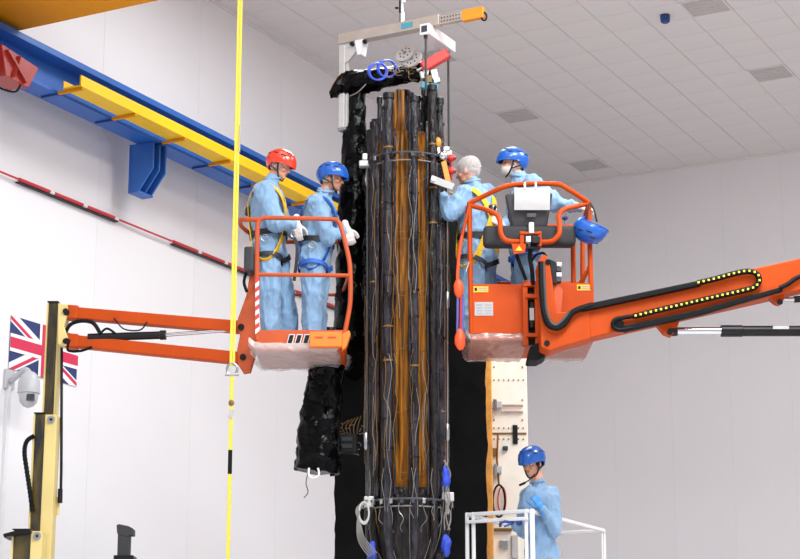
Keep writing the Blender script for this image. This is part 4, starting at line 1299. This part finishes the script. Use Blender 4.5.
# cylinders under the boom
for pts, (xe, ye) in ((((655, 322), (677, 316), (680, 320), (676, 331), (671, 336), (664, 333)), (668, 330)), (((769, 297), (784, 293), (785, 298), (781, 304), (776, 303)), (778, 300))):
    lug = MB().prism([at(*q, JY + .06) for q in pts], (0, .1, 0)).build('cylinder_lug', 'lift_orange', bm_, smooth=0, bevel=.006)
    MB().tube([at(xe + 2, ye + 2, JY + .04), at(xe + 2, ye + 2, JY + .18)], .026, 12).build('lug_pin', 'black_metal', lug)
MB().tube(P([(673, 331, JY + .1), (724, 331, JY + .1)]), .034, 16).build('piston_rod', 'chrome', t)
MB().tube(P([(668, 331.5, JY + .1), (677, 331, JY + .1)]), .044, 14).build('rod_eye', 'black_metal', t)
cy = MB().tube(P([(721, 331, JY + .1), (742, 331, JY + .1), (742.5, 331, JY + .1), (960, 331, JY + .1)]), [.052, .052, .047, .047], 16).build('cylinder', 'black_metal', t)
MB().prism([at(*q, JY + .051) for q in ((773, 325.8), (789, 325.8), (789, 329), (773, 329))], (0, .01, 0)).build('cylinder_label', 'paper', cy, smooth=0)
MB().tube(P([(779, 299.5, JY + .1), (796, 299.5, JY + .1)]), .02, 12).build('piston_rod', 'chrome', t)
MB().tube(P([(794, 299.5, JY + .1), (900, 292, JY + .1)]), .03, 12).build('cylinder', 'black_metal', t)
# riser and chassis standing outside the frame
rx = at(985, 230, JY).x
MB().rng((rx - .3, JY - .06, 1.2), (rx + .4, JY + .32, at(1000, 212, JY).z + .1)).build('riser', 'lift_orange', t, smooth=0, bevel=.02)
MB().rng((rx - 1.0, JY - .7, .5), (rx + 1.6, JY + .95, 1.25)).build('turret', 'lift_orange', t, smooth=0, bevel=.05)
for dx in (-.7, 1.3):
    for dy in (-.75, 1.0):
        MB().tube([(rx + dx, JY + dy - .14, .42), (rx + dx, JY + dy + .14, .42)], .42, 24).build('wheel', 'black_rubber', t)

# orange fall-arrest lanyard hanging at the left of this basket
t = thing('safety_lanyard', 'orange shock-absorbing lanyard hanging at the left side of the right basket', 'lanyard', at(460, 350, FB))
MB().tube(smooth_path(P([(462, 236, FB - .05), (459, 256, FB - .05), (457.5, 275, FB - .05), (458, 282, FB - .05)])), .014, 8).build('strap', 'orange_pack', t)
MB().ell(at(458.5, 289, FB - .05), (.045, .04, .09)).warp(.008, 12).build('shock_pack', 'orange_pack', t, smooth=60)
for x, mm in ((457.8, 'webbing_purple'), (461, 'red_pipe'), (463, 'webbing_purple')):
    MB().tube(P([(x, 297, FB - .05), (x - .5, 332, FB - .05)]), .011, 8).build('webbing', mm, t)
MB().ell(at(460, 340, FB - .05), (.045, .04, .10)).warp(.008, 12, 4).build('shock_pack', 'orange_pack', t, smooth=60)
MB().tube(P([(466, 272, FB - .03), (469, 262, FB - .03)]), .008, 6).build('hook', 'steel', t)

# ------------------------------------------------------------------ white work platform at the lower right
PY = 17.1
c0 = at(529, 511, PY)
t = thing('work_platform', 'white railed work platform at the bottom right holding one worker', 'platform', (c0.x, c0.y, 0))
zR = c0.z
left_end = along(c0, RV, 467)
left_end.z = zR
right_end = along(c0, RU, 604)
right_end.z = zR
far = left_end + (right_end - c0)
zfl = zR - 1.1
for p, q, nm in ((c0, left_end, 'top_rail'), (c0, right_end, 'top_rail'), (left_end, far, 'top_rail'), (right_end, far, 'top_rail')):
    MB().bar(p, q, .036, .036).build(nm, 'white_paint', t, smooth=0, bevel=.008)
    d = UP * .5
    MB().bar(p - d, q - d, .035, .035).build('mid_rail', 'white_paint', t, smooth=0, bevel=.008)
MB().bar(c0 - UP * .07 - RU * .03, left_end - UP * .07 - RU * .03, .03, .03).build('gate_rail', 'white_paint', t, smooth=0, bevel=.006)
for p, w_ in ((c0 - RV * .03, .034), (c0 + RV * .02 + RU * .02, .045), (left_end, .036), (left_end + RV * .065, .036), (right_end, .028), (right_end - RU * .06, .02), (far, .045)):
    q = V((p.x, p.y, zfl))
    MB().bar(q, V((p.x, p.y, zR + .02)), w_, w_, V((1, 0, 0))).build('post', 'white_paint', t, smooth=0, bevel=.008)
cen = (left_end + right_end) / 2
cen.z = zfl - .05
fx = (c0 - left_end).length + .1
fy = (right_end - c0).length + .1
MB().box(cen, (fy, fx, .1), RM).build('deck', 'steel', t, smooth=0, bevel=.01)
MB().box(V((cen.x, cen.y, (zfl - .1) / 2)), (.5, .5, zfl - .1), RM).build('lift_column', 'dark_grey', t, smooth=0, bevel=.02)
MB().box(V((cen.x, cen.y, .15)), (1.6, 1.0, .3), RM).build('base', 'dark_grey', t, smooth=0, bevel=.03)

# ------------------------------------------------------------------ people
def remesh(mb, voxel, name, m, smooth_it=3, wrinkle=0.0, seed=0.0, parent=None, fold=0.0):
    me = bpy.data.meshes.new('tmp')
    me.from_pydata([tuple(p) for p in mb.v], [], mb.f)
    bm = bmesh.new(); bm.from_mesh(me)
    bmesh.ops.recalc_face_normals(bm, faces=bm.faces)
    bm.to_mesh(me); bm.free()
    ob = bpy.data.objects.new('tmp', me)
    COL.objects.link(ob)
    r = ob.modifiers.new('r', 'REMESH'); r.mode = 'VOXEL'; r.voxel_size = voxel; r.adaptivity = 0
    if smooth_it:
        s = ob.modifiers.new('s', 'SMOOTH'); s.factor = .5; s.iterations = smooth_it
    dg = bpy.context.evaluated_depsgraph_get()
    dg.update()
    out = bpy.data.meshes.new_from_object(ob.evaluated_get(dg))
    bpy.data.objects.remove(ob, do_unlink=True)
    bpy.data.meshes.remove(me)
    base = V((0, 0, 0))
    q = parent
    while q is not None:
        base += V(q.location); q = q.parent
    if wrinkle:
        o = V((seed, seed, 0))
        nv = [v.normal.copy() for v in out.vertices]
        for v, n in zip(out.vertices, nv):
            p = v.co
            a = noise.noise(V((p.x * 12, p.y * 12, p.z * 4.5)) + o)
            b = 1 - abs(noise.noise(V((p.x * 10 + p.z * 2.5, p.y * 10 - p.z * 1.5, p.z * 4 - p.x * 5)) + o * 2)) * 3.0
            e = 1 - abs(noise.noise(V((p.x * 17 - p.z * 5, p.y * 17, p.z * 7 + p.x * 6)) + o * 3)) * 3.0
            v.co = p + n * (wrinkle * a + fold * max(b, 0) + fold * .5 * max(e, 0) - fold * .5)
    for v in out.vertices:
        v.co = v.co - base
    out.name = name
    out.materials.clear()
    out.materials.append(MATS[m])
    out.polygons.foreach_set('use_smooth', [True] * len(out.polygons))
    ob = bpy.data.objects.new(name, out)
    COL.objects.link(ob)
    ob.parent = parent
    return ob


def add_hand(mb, w, d, back, thumb, s=1.0, curl=.45, grow=0.0):
    d = d.normalized()
    back = (back - d * back.dot(d)).normalized()
    y = back.cross(d)
    if y.dot(thumb) < 0:
        y = -y
    def L(x, yy, z):
        return w + (d * x + y * yy + back * z) * s
    ys = (.031, .011, -.010, -.029)
    for yy in ys:
        mb.capsule(L(.0, yy * .6, 0), (.017 + grow) * s, L(.088, yy, 0), (.0125 + grow) * s, n=8)
    for yy, ln in zip(ys, (.072, .080, .074, .058)):
        p = V((.088, yy, 0))
        ang = curl * .5
        for k, fr in enumerate((.45, .32, .23)):
            q = p + V((math.cos(ang), yy * .12, -math.sin(ang))) * ln * fr
            mb.capsule(L(*p), (.0098 - .0009 * k + grow) * s, L(*q), (.0092 - .0009 * k + grow) * s, n=8)
            p = q
            ang += curl
    p = V((.022, .030, -.006))
    for dv, ln, r in ((V((.62, .72, -.3)), .046, .0125), (V((.85, .38, -.42)), .033, .011), (V((.95, .05, -.5)), .024, .0095)):
        q = p + dv.normalized() * ln
        mb.capsule(L(*p), (r + grow) * s, L(*q), (r - .001 + grow) * s, n=8)
        p = q


def head_matrix(fwd, up):
    f_ = fwd.normalized()
    l_ = up.cross(f_).normalized()
    return Matrix((f_, l_, f_.cross(l_))).transposed()


def helmet(parent, hm, hc, m, name='helmet', scale=1.0):
    def T(p):
        return hc + hm @ (V(p) * scale)
    c = V((-.005, 0, .048))
    R = (.150, .119, .122)
    nphi, nt = 48, 14
    def shell(off, brim):
        rings = []
        for i in range(nt + 1):
            ring = []
            for j in range(nphi):
                ph = 2 * math.pi * j / nphi
                zc = .002 + .022 * math.cos(ph) - .012 * math.cos(2 * ph) + (-.018 if math.cos(ph) < -.3 else 0)
                tmax = math.acos(max(-1, min(1, (zc - c.z) / R[2])))
                tt = tmax * (.03 + .97 * i / nt)
                x, y, z = math.sin(tt) * math.cos(ph), math.sin(tt) * math.sin(ph), math.cos(tt)
                ridge = 1 + .025 * math.exp(-(y / .22) ** 2) * math.sin(tt)
                p = V((x * (R[0] - off) * ridge, y * (R[1] - off), z * (R[2] - off)))
                if i > nt - 4:
                    fr = max(0, math.cos(ph)) ** 3 * (i - nt + 4) / 4
                    p += V((brim * fr, 0, -.002 * fr))
                    fl = max(0, -math.cos(ph)) * (i - nt + 4) / 4
                    p += V((-.004 * fl, 0, 0))
                ring.append(T(c + p))
            rings.append(ring)
        return rings
    outer, inner = shell(0, .015), shell(.009, .013)
    mb = MB()
    mb.loft(outer + inner[::-1])
    h = mb.build(name, m, parent, smooth=50)
    MB().tube(outer[-1], .006 * scale, 8, True).build('rim', m, h)
    for sgn in (-1, 1):
        for k, (ph, tt, ln) in enumerate(((65, 66, .030), (100, 62, .034), (135, 70, .028), (38, 48, .028))):
            a, b = math.radians(ph * sgn), math.radians(tt)
            p = V((math.sin(b) * math.cos(a) * R[0], math.sin(b) * math.sin(a) * R[1], math.cos(b) * R[2]))
            n = V((p.x / R[0] ** 2, p.y / R[1] ** 2, p.z / R[2] ** 2)).normalized()
            x, y, z = frame(n)
            M = hm @ Matrix((x, y, z)).transposed()
            MB().ell(T(c + p), (ln * scale, .008 * scale, .005 * scale), M, 12, 6).build('vent', 'helmet_vent', h)
    return h


def chin_strap(parent, hm, hc, m='harness_black'):
    T = lambda p: hc + hm @ V(p)
    pts = [(.018, .092, .02), (.024, .088, -.02), (.030, .076, -.06), (.044, .052, -.105), (.055, .02, -.125), (.055, -.02, -.125), (.044, -.052, -.105), (.030, -.076, -.06), (.024, -.088, -.02), (.018, -.092, .02)]
    MB().tube(smooth_path([T(p) for p in pts], 4), .0075, 6).build('chin_strap', m, parent)
    for s_ in (-1, 1):
        MB().tube(smooth_path([T(p) for p in ((-.07, .080 * s_, -.02), (-.02, .088 * s_, -.04), (.030, .076 * s_, -.06))], 3), .006, 6).build('rear_strap', m, parent)


def head_shape(mb, hm, hc, neck, beard=False):
    T = lambda p: hc + hm @ V(p)
    mb.ell(T((-.008, 0, .035)), (.098, .077, .092), hm, 20, 14)
    mb.ell(T((.028, 0, -.02)), (.060, .061, .084), hm, 20, 14)
    mb.ell(T((.034, 0, -.068)), (.052, .050, .040), hm)
    mb.ell(T((.070, 0, -.093)), (.020, .025, .017), hm)
    mb.capsule(T((.084, 0, .012)), .009, T((.107, 0, -.030)), .0135, n=10)
    mb.ell(T((.098, .011, -.033)), (.010, .009, .008), hm)
    mb.ell(T((.098, -.011, -.033)), (.010, .009, .008), hm)
    mb.capsule(T((.074, -.036, .022)), .013, T((.080, 0, .018)), .012, n=10)
    mb.capsule(T((.074, .036, .022)), .013, T((.080, 0, .018)), .012, n=10)
    mb.ell(T((.083, 0, -.055)), (.010, .024, .007), hm)
    mb.ell(T((.082, 0, -.066)), (.010, .021, .007), hm)
    for s_ in (-1, 1):
        mb.ell(T((.058, .040 * s_, -.028)), (.030, .022, .022), hm)
        mb.ell(T((-.008, .079 * s_, -.012)), (.019, .009, .031), hm)
    mb.capsule(T((-.02, 0, -.05)), .056, neck, .062)


def face_parts(parent, hm, hc):
    T = lambda p: hc + hm @ V(p)
    for s_ in (-1, 1):
        e = MB().ell(T((.083, .031 * s_, .000)), (.007, .014, .0065), hm).build('eye', 'white_plastic', parent)
        MB().ell(T((.0885, .031 * s_, .000)), (.004, .007, .006), hm).build('iris', 'eye_dark', e)
        MB().capsule(T((.086, .016 * s_, .024)), .005, T((.078, .046 * s_, .024)), .004, n=8).build('eyebrow', 'hair_dark', parent)
    MB().ell(T((.0905, 0, -.060)), (.006, .021, .007), hm).build('mouth', 'lips', parent)


def strap_loop(bvh, c, n, w, name, m, parent, r0=.45, off=.012, K=56, arc=None):
    x, y, z = frame(n)
    pts, nr = [], []
    lo, hi = arc or (0, 360)
    for k in range(K if not arc else K + 1):
        a = math.radians(lo + (hi - lo) * k / K)
        d = x * math.cos(a) + y * math.sin(a)
        hit = bvh.ray_cast(c + d * r0, -d, r0)
        if hit[0] is None:
            continue
        pts.append(hit[0] + d * off)
        nr.append(d)
    if len(pts) < 6:
        return None
    m_ = len(pts)
    for _ in range(2):
        pts = [(pts[i - 1] + pts[i] * 2 + pts[(i + 1) % m_]) / 4 for i in range(m_)] if not arc else pts
    return MB().ribbon(pts, nr, w, .007, closed=not arc).build(name, m, parent, smooth=60)


def person(label, J, Yb, fwd, head_fwd, opt):
    A = {k: at(v[0], v[1], Yb + (v[2] if len(v) > 2 else 0)) for k, v in J.items()}
    S = opt.get('s', 1.0)
    foot_z = opt['floor']
    t = thing('person', label, 'person', V(((A['hipL'].x + A['hipR'].x) / 2, (A['hipL'].y + A['hipR'].y) / 2, foot_z)))
    for k in ('ankL', 'ankR'):
        A[k].z = foot_z + .10 * S
    lat = (A['shL'] - A['shR']).normalized()
    hip, sho = (A['hipL'] + A['hipR']) / 2, (A['shL'] + A['shR']) / 2
    up = (sho - hip).normalized()
    fw = lat.cross(up).normalized()
    if fw.dot(fwd) < 0:
        fw = -fw
    hc = A['head']
    hm = head_matrix(V(head_fwd), V(opt.get('hup', (0, 0, 1))))
    # body: one continuous skin surface
    b = MB()
    head_shape(b, hm, hc, A['neck'])
    chest = hip + (sho - hip) * .72
    b.capsule(hip, .13 * S, chest, .15 * S, lat, .66)
    b.capsule(A['shL'], .05 * S, A['shR'], .05 * S)
    b.capsule(A['neck'], .06 * S, chest, .10 * S, lat, .8)
    hands = {}
    for s_ in 'LR':
        b.capsule(A['sh' + s_], .050 * S, A['el' + s_], .040 * S)
        b.capsule(A['el' + s_], .040 * S, A['wr' + s_], .028 * S)
        b.capsule(A['hip' + s_], .085 * S, A['kn' + s_], .058 * S)
        b.capsule(A['kn' + s_], .056 * S, A['ank' + s_], .042 * S)
        toe = A['ank' + s_] + V((fwd[0], fwd[1], 0)).normalized() * .14 * S - UP * .06 * S
        b.capsule(A['ank' + s_] - UP * .04 * S, .045 * S, toe, .035 * S)
        hd = opt['hand' + s_]
        hands[s_] = (A['wr' + s_], V(hd[0]), V(hd[1]), V(hd[2]), hd[3])
        add_hand(b, *hands[s_][:4], s=1.0 * S, curl=hd[3])
    body = remesh(b, .0065, 'body', opt.get('skin', 'skin'), 2, parent=t)
    if not opt.get('masked'):
        face_parts(t, hm, hc)
    else:
        T = lambda p: hc + hm @ V(p)
        for s_ in (-1, 1):
            MB().ell(T((.083, .031 * s_, .000)), (.007, .012, .0065), hm).build('eye', 'eye_dark', t)
        mk = MB()
        mk.ell(T((.040, 0, -.062)), (.068, .068, .062), hm)
        mk.ell(T((.078, 0, -.045)), (.032, .032, .032), hm)
        mk.ell(T((.0, 0, -.045)), (.055, .082, .045), hm)
        remesh(mk, .006, 'beard_net', 'mask_white', 2, .002, parent=t)
    for s_ in 'LR':
        g = MB()
        w, d, bk, th, cu = hands[s_]
        add_hand(g, w, d, bk, th, S, cu, .0022)
        g.capsule(w - d.normalized() * .06 * S, .036 * S, w + d.normalized() * .02, .031 * S)
        remesh(g, .0045, 'glove', opt.get('glove' + s_, opt.get('glove', 'glove_white')), 2, parent=t)
    # coverall
    B = S * opt.get('bulk', 1.14)
    c = MB()
    torso = MB()
    for q in (c, torso):
        q.capsule(hip - up * .02, .165 * B, hip + (sho - hip) * .45, .160 * B, lat, .82, 20)
        q.capsule(hip + (sho - hip) * .45, .165 * B, hip + (sho - hip) * .80, .178 * B, lat, .78, 20)
        q.capsule(hip + (sho - hip) * .8, .17 * B, A['neck'] - up * .05, .085 * B, lat, .8, 20)
        for s_ in 'LR':
            q.capsule(A['hip' + s_], .116 * B, A['kn' + s_], .092 * B)
    c.capsule(A['shL'], .080 * B, A['shR'], .080 * B)
    c.capsule(A['neck'] - up * .04, .095 * S, A['neck'] + (hc - A['neck']) * opt.get('collar', .24), .068 * S)
    for s_ in 'LR':
        a, e, w = A['sh' + s_], A['el' + s_], A['wr' + s_]
        c.capsule(a, .086 * B, e, .072 * B)
        c.capsule(e, .072 * B, w - (w - e).normalized() * .02, .046 * S)
        c.capsule(A['kn' + s_], .092 * B, A['ank' + s_] + UP * .01, .080 * B)
    cv = remesh(c, .011, 'coverall', 'coverall', 2, .012, random.random() * 9, parent=t, fold=.015)
    for s_ in 'LR':
        k = A['ank' + s_]
        f2 = V((fwd[0], fwd[1], 0)).normalized()
        bt = MB().capsule(k - UP * .03 * S, .062 * S, k - UP * .045 * S + f2 * .15 * S, .048 * S).capsule(k + UP * .04, .06, k - UP * .04 * S, .06)
        bo = remesh(bt, .012, 'boot', 'boot_black', 2, parent=t)
    # collar and zip
    MB().tube([A['neck'] + (hc - A['neck']) * (opt.get('collar', .24) + .08) + (lat * math.cos(a) * .07 + fw * math.sin(a) * .07) * S for a in [2 * math.pi * k / 20 for k in range(20)]], .014 * S, 8, True).build('collar', 'coverall', cv)
    # head gear
    if opt.get('hat') == 'net':
        n_ = MB()
        T = lambda p: hc + hm @ V(p)
        MB().ell(T((-.012, 0, .040)), (.100, .080, .092), hm, 24, 14).build('hair', 'hair_grey', t)
        n_.ell(T((-.020, 0, .046)), (.122, .098, .106), hm, 24, 16)
        n_.ell(T((-.05, 0, -.01)), (.075, .085, .06), hm, 20, 12)
        remesh(n_, .007, 'hair_net', 'net_white', 3, .006, 3, parent=t)
    else:
        T = lambda p: hc + hm @ V(p)
        MB().ell(T((-.018, 0, .020)), (.092, .081, .085), hm, 24, 14).build(opt.get('under', 'hair'), opt.get('under_m', 'hair_dark'), t)
        h = helmet(t, hm, hc, opt['hat'])
        chin_strap(t, hm, hc)
    # harness
    har = opt.get('harness')
    if har:
        bvh = BVHTree.FromPolygons([tuple(p) for p in torso.v], torso.f)
        mid = hip + (sho - hip) * .52
        off = .022
        m1, m2 = har
        for k in (-.55, .55):
            n = fw.cross((up + lat * k).normalized())
            st = strap_loop(bvh, mid, n, opt.get('hw', .056) * S, 'harness_strap', m1, t, off=off, r0=.6)
        strap_loop(bvh, hip + up * .10, up, .05 * S, 'waist_belt', m2, t, off=off)
        for s_ in 'LR':
            ax = (A['kn' + s_] - A['hip' + s_]).normalized()
            cth = A['hip' + s_] + ax * .14
            strap_loop(bvh, cth, (ax + lat * (.35 if s_ == 'L' else -.35)).normalized(), .045 * S, 'thigh_strap', opt.get('thigh', m2), t, r0=.165, off=off)
        bk = bvh.ray_cast(mid + up * .08 - fw * .6, fw, .8)[0]
        if bk:
            pl = MB().box(bk - fw * .03, (.10, .03, .09), Matrix((lat, fw, up)).transposed()).build('back_plate', m2, t, smooth=0, bevel=.008)
            x, y = lat, up
            MB().tube([bk - fw * .055 + (x * math.cos(a) + y * math.sin(a)) * .032 for a in [2 * math.pi * k / 14 for k in range(14)]], .006, 8, True).build('d_ring', 'steel', pl)
        for s_ in (-1, 1):
            p_ = bvh.ray_cast(hip + up * .10 + lat * s_ * .6, -lat * s_, .8)[0]
            if p_:
                x, y = fw, up
                MB().tube([p_ + lat * s_ * .04 + (x * math.cos(a) + y * math.sin(a)) * .03 for a in [2 * math.pi * k / 14 for k in range(14)]], .006, 8, True).build('side_ring', 'steel', t)
    return t, A, cv


DN = (0, 0, -1)
zfl_left, zfl_right = zF, zG
pa = person('worker in red helmet and yellow harness standing in the left basket',
            dict(head=(280, 166.5), neck=(269.5, 184), shR=(264, 192, -.17), shL=(269, 191, .17), elR=(276, 224, -.22), wrR=(297, 224, -.20), elL=(284, 226, .22), wrL=(301, 236, .12),
                 hipR=(266, 247, -.09), hipL=(272, 247, .09), knR=(271, 296, -.10), knL=(284, 296, .10), ankR=(270, 340, -.10), ankL=(290, 340, .10)),
            16.84, V((.95, -.25, 0)), (.88, -.32, -.30),
            dict(floor=zfl_left + .0, hat='helmet_red', hw=.072, harness=('harness_yellow', 'harness_black'), under='hair_net', under_m='mask_white', skin='skin',
                 handR=((.1, -.05, -1), (-.2, -1, 0), (1, 0, 0), .5), handL=((.3, 0, -1), (0, 1, 0), (1, 0, 0), .5)))
pb = person('worker in blue helmet and blue harness in the left basket, leaning to the reflector',
            dict(head=(332, 179), neck=(322, 197), shR=(317, 205, -.17), shL=(323, 204, .17), elR=(327, 238, -.16), wrR=(347, 229, -.12), elL=(335, 232, .2), wrL=(347, 232, .12),
                 hipR=(313, 254, -.09), hipL=(318, 254, .09), knR=(313, 298, -.10), knL=(317, 298, .10), ankR=(311, 340, -.10), ankL=(315, 340, .10)),
            16.86, V((.97, .05, 0)), (.95, -.20, -.12),
            dict(floor=zfl_left + .0, hat='helmet_blue', harness=('harness_blue', 'harness_black'), under='hair_net', under_m='mask_white', skin='skin_tan', thigh='harness_blue',
                 handR=((.35, -.05, -1), (-.1, -1, 0), (1, 0, 0), .45), handL=((.3, 0, -1), (0, 1, 0), (1, 0, 0), .5), s=.96))
pc = person('worker in white hairnet and yellow harness in the right basket, back turned',
            dict(head=(467.5, 172), neck=(475, 186), shL=(464, 196, -.15), shR=(486, 194, .16), elL=(451, 213, -.22), wrL=(441, 194, -.14), elR=(478, 222, .30), wrR=(458, 204, .30),
                 hipL=(472, 250, -.09), hipR=(483, 250, .09), knL=(471, 298, -.11), knR=(485, 298, .10), ankL=(474, 345, -.11), ankR=(488, 345, .10)),
            16.92, V((-.86, .5, 0)), (-.90, .38, -.12),
            dict(floor=zfl_right, hat='net', hw=.075, harness=('harness_yellow', 'harness_black'), skin='skin',
                 handL=((-.6, .2, .5), (-.3, -1, .2), (0, 0, 1), .6), handR=((-1, .1, .3), (0, 1, 0), (0, 0, 1), .6)))
pd = person('worker in blue helmet with white beard net in the right basket, behind the console',
            dict(head=(512.5, 164.5), neck=(521, 181), shL=(533, 185, -.17), shR=(524, 184, .17), elL=(555, 203, -.16), wrL=(581, 208, -.22), elR=(512, 222, .16), wrR=(503, 226, -.12),
                 hipL=(526, 246, -.09), hipR=(524, 246, .09), knL=(527, 298, -.1), knR=(522, 298, .1), ankL=(530, 345, -.1), ankR=(522, 345, .1)),
            16.98, V((-.97, -.1, 0)), (-.95, -.22, .06),
            dict(hup=(.12, 0, 1), floor=zfl_right, hat='helmet_blue', harness=('harness_black', 'harness_blue'), under='hair_net', under_m='mask_white', skin='skin', masked=True, s=.98,
                 handL=((1, -.1, -.15), (0, -.3, 1), (0, -1, 0), .8), handR=((-.6, -.3, .4), (0, -1, .3), (0, 0, 1), .6)))
pe = person('worker in blue helmet and blue gloves on the white platform at the lower right',
            dict(head=(532.5, 463.5), neck=(538.5, 484), shR=(528.5, 495, -.08), shL=(551, 494, .10), elR=(524, 531, -.10), wrR=(513, 522, -.26), elL=(555, 531, -.10), wrL=(541, 507, -.24),
                 hipR=(535, 552, -.03), hipL=(549, 552, .05), knR=(535, 598, -.03), knL=(550, 598, .05), ankR=(535, 640, -.03), ankL=(551, 640, .05)),
            17.45, V((-.55, -.83, 0)), (-.62, -.72, -.26),
            dict(floor=zfl, hat='helmet_blue', skin='skin', glove='glove_blue', gloveR='glove_navy', s=.92, bulk=1.0, collar=.02,
                 handR=((-1, -.2, .05), (0, -.2, 1), (0, -1, 0), .7), handL=((-.5, -.25, .85), (.3, -1, 0), (-1, 0, .2), .9)))

# things the workers hold or that hang beside them
mic = MB().tube(smooth_path(P([(535, 474, 17.36), (530, 479.5, 17.27), (525, 482.5, 17.22)])), .006, 8).build('microphone_boom', 'black_metal', pe[0])
MB().tube(P([(526, 482, 17.22), (524.5, 483, 17.22), (520, 485, 17.20), (519, 485.3, 17.20)]), [.006, .011, .011, .006], 8).build('microphone', 'black_rubber', mic)
# black lanyard between the two left workers
t = thing('black_lanyard', 'black webbing lanyard hanging between the two left basket workers', 'lanyard', at(296, 280, 16.60))
pts = smooth_path(P([(293, 236, 16.56), (297, 246, 16.54), (296.5, 262, 16.54), (294, 281, 16.56)]), 6)
MB().ribbon(pts, [V((0, -1, 0))] * len(pts), .03, .008).build('webbing', 'harness_black', t, smooth=60)
MB().tube([at(293, 234, 16.55) + V((.018 * math.cos(a), 0, .03 * math.sin(a))) for a in [2 * math.pi * k / 12 for k in range(12)]], .006, 8, True).build('hook', 'steel', t)

# spare helmet hanging from the right basket rail
t = thing('hanging_helmet', 'spare blue helmet hanging upside down from the right basket rail', 'helmet', at(592, 244, FB - .08))
hm = head_matrix(V((.75, -.45, -.35)), V((-.25, -.1, -.95)))
hc = at(592.5, 225, FB - .08)
helmet(t, hm, hc, 'helmet_blue', 'shell', 1.06)
for x0 in (588, 594):
    MB().tube(smooth_path(P([(590, 203, FB - .03), (x0, 210, FB - .06), (x0 + (x0 - 591), 222, FB - .06)])), .008, 6).build('strap', 'harness_black', t)
# purple cap of the joystick on the right guard
t = thing('joystick', 'small joystick with purple cap behind the right bumper pad', 'joystick', at(565, 224, FB))
MB().tube(P([(565, 213, FB + .02), (565, 225, FB + .02)]), .006, 8).build('stem', 'steel', t)
MB().ell(at(565, 218, FB + .02), (.028, .028, .022)).build('cap', 'webbing_purple', t)
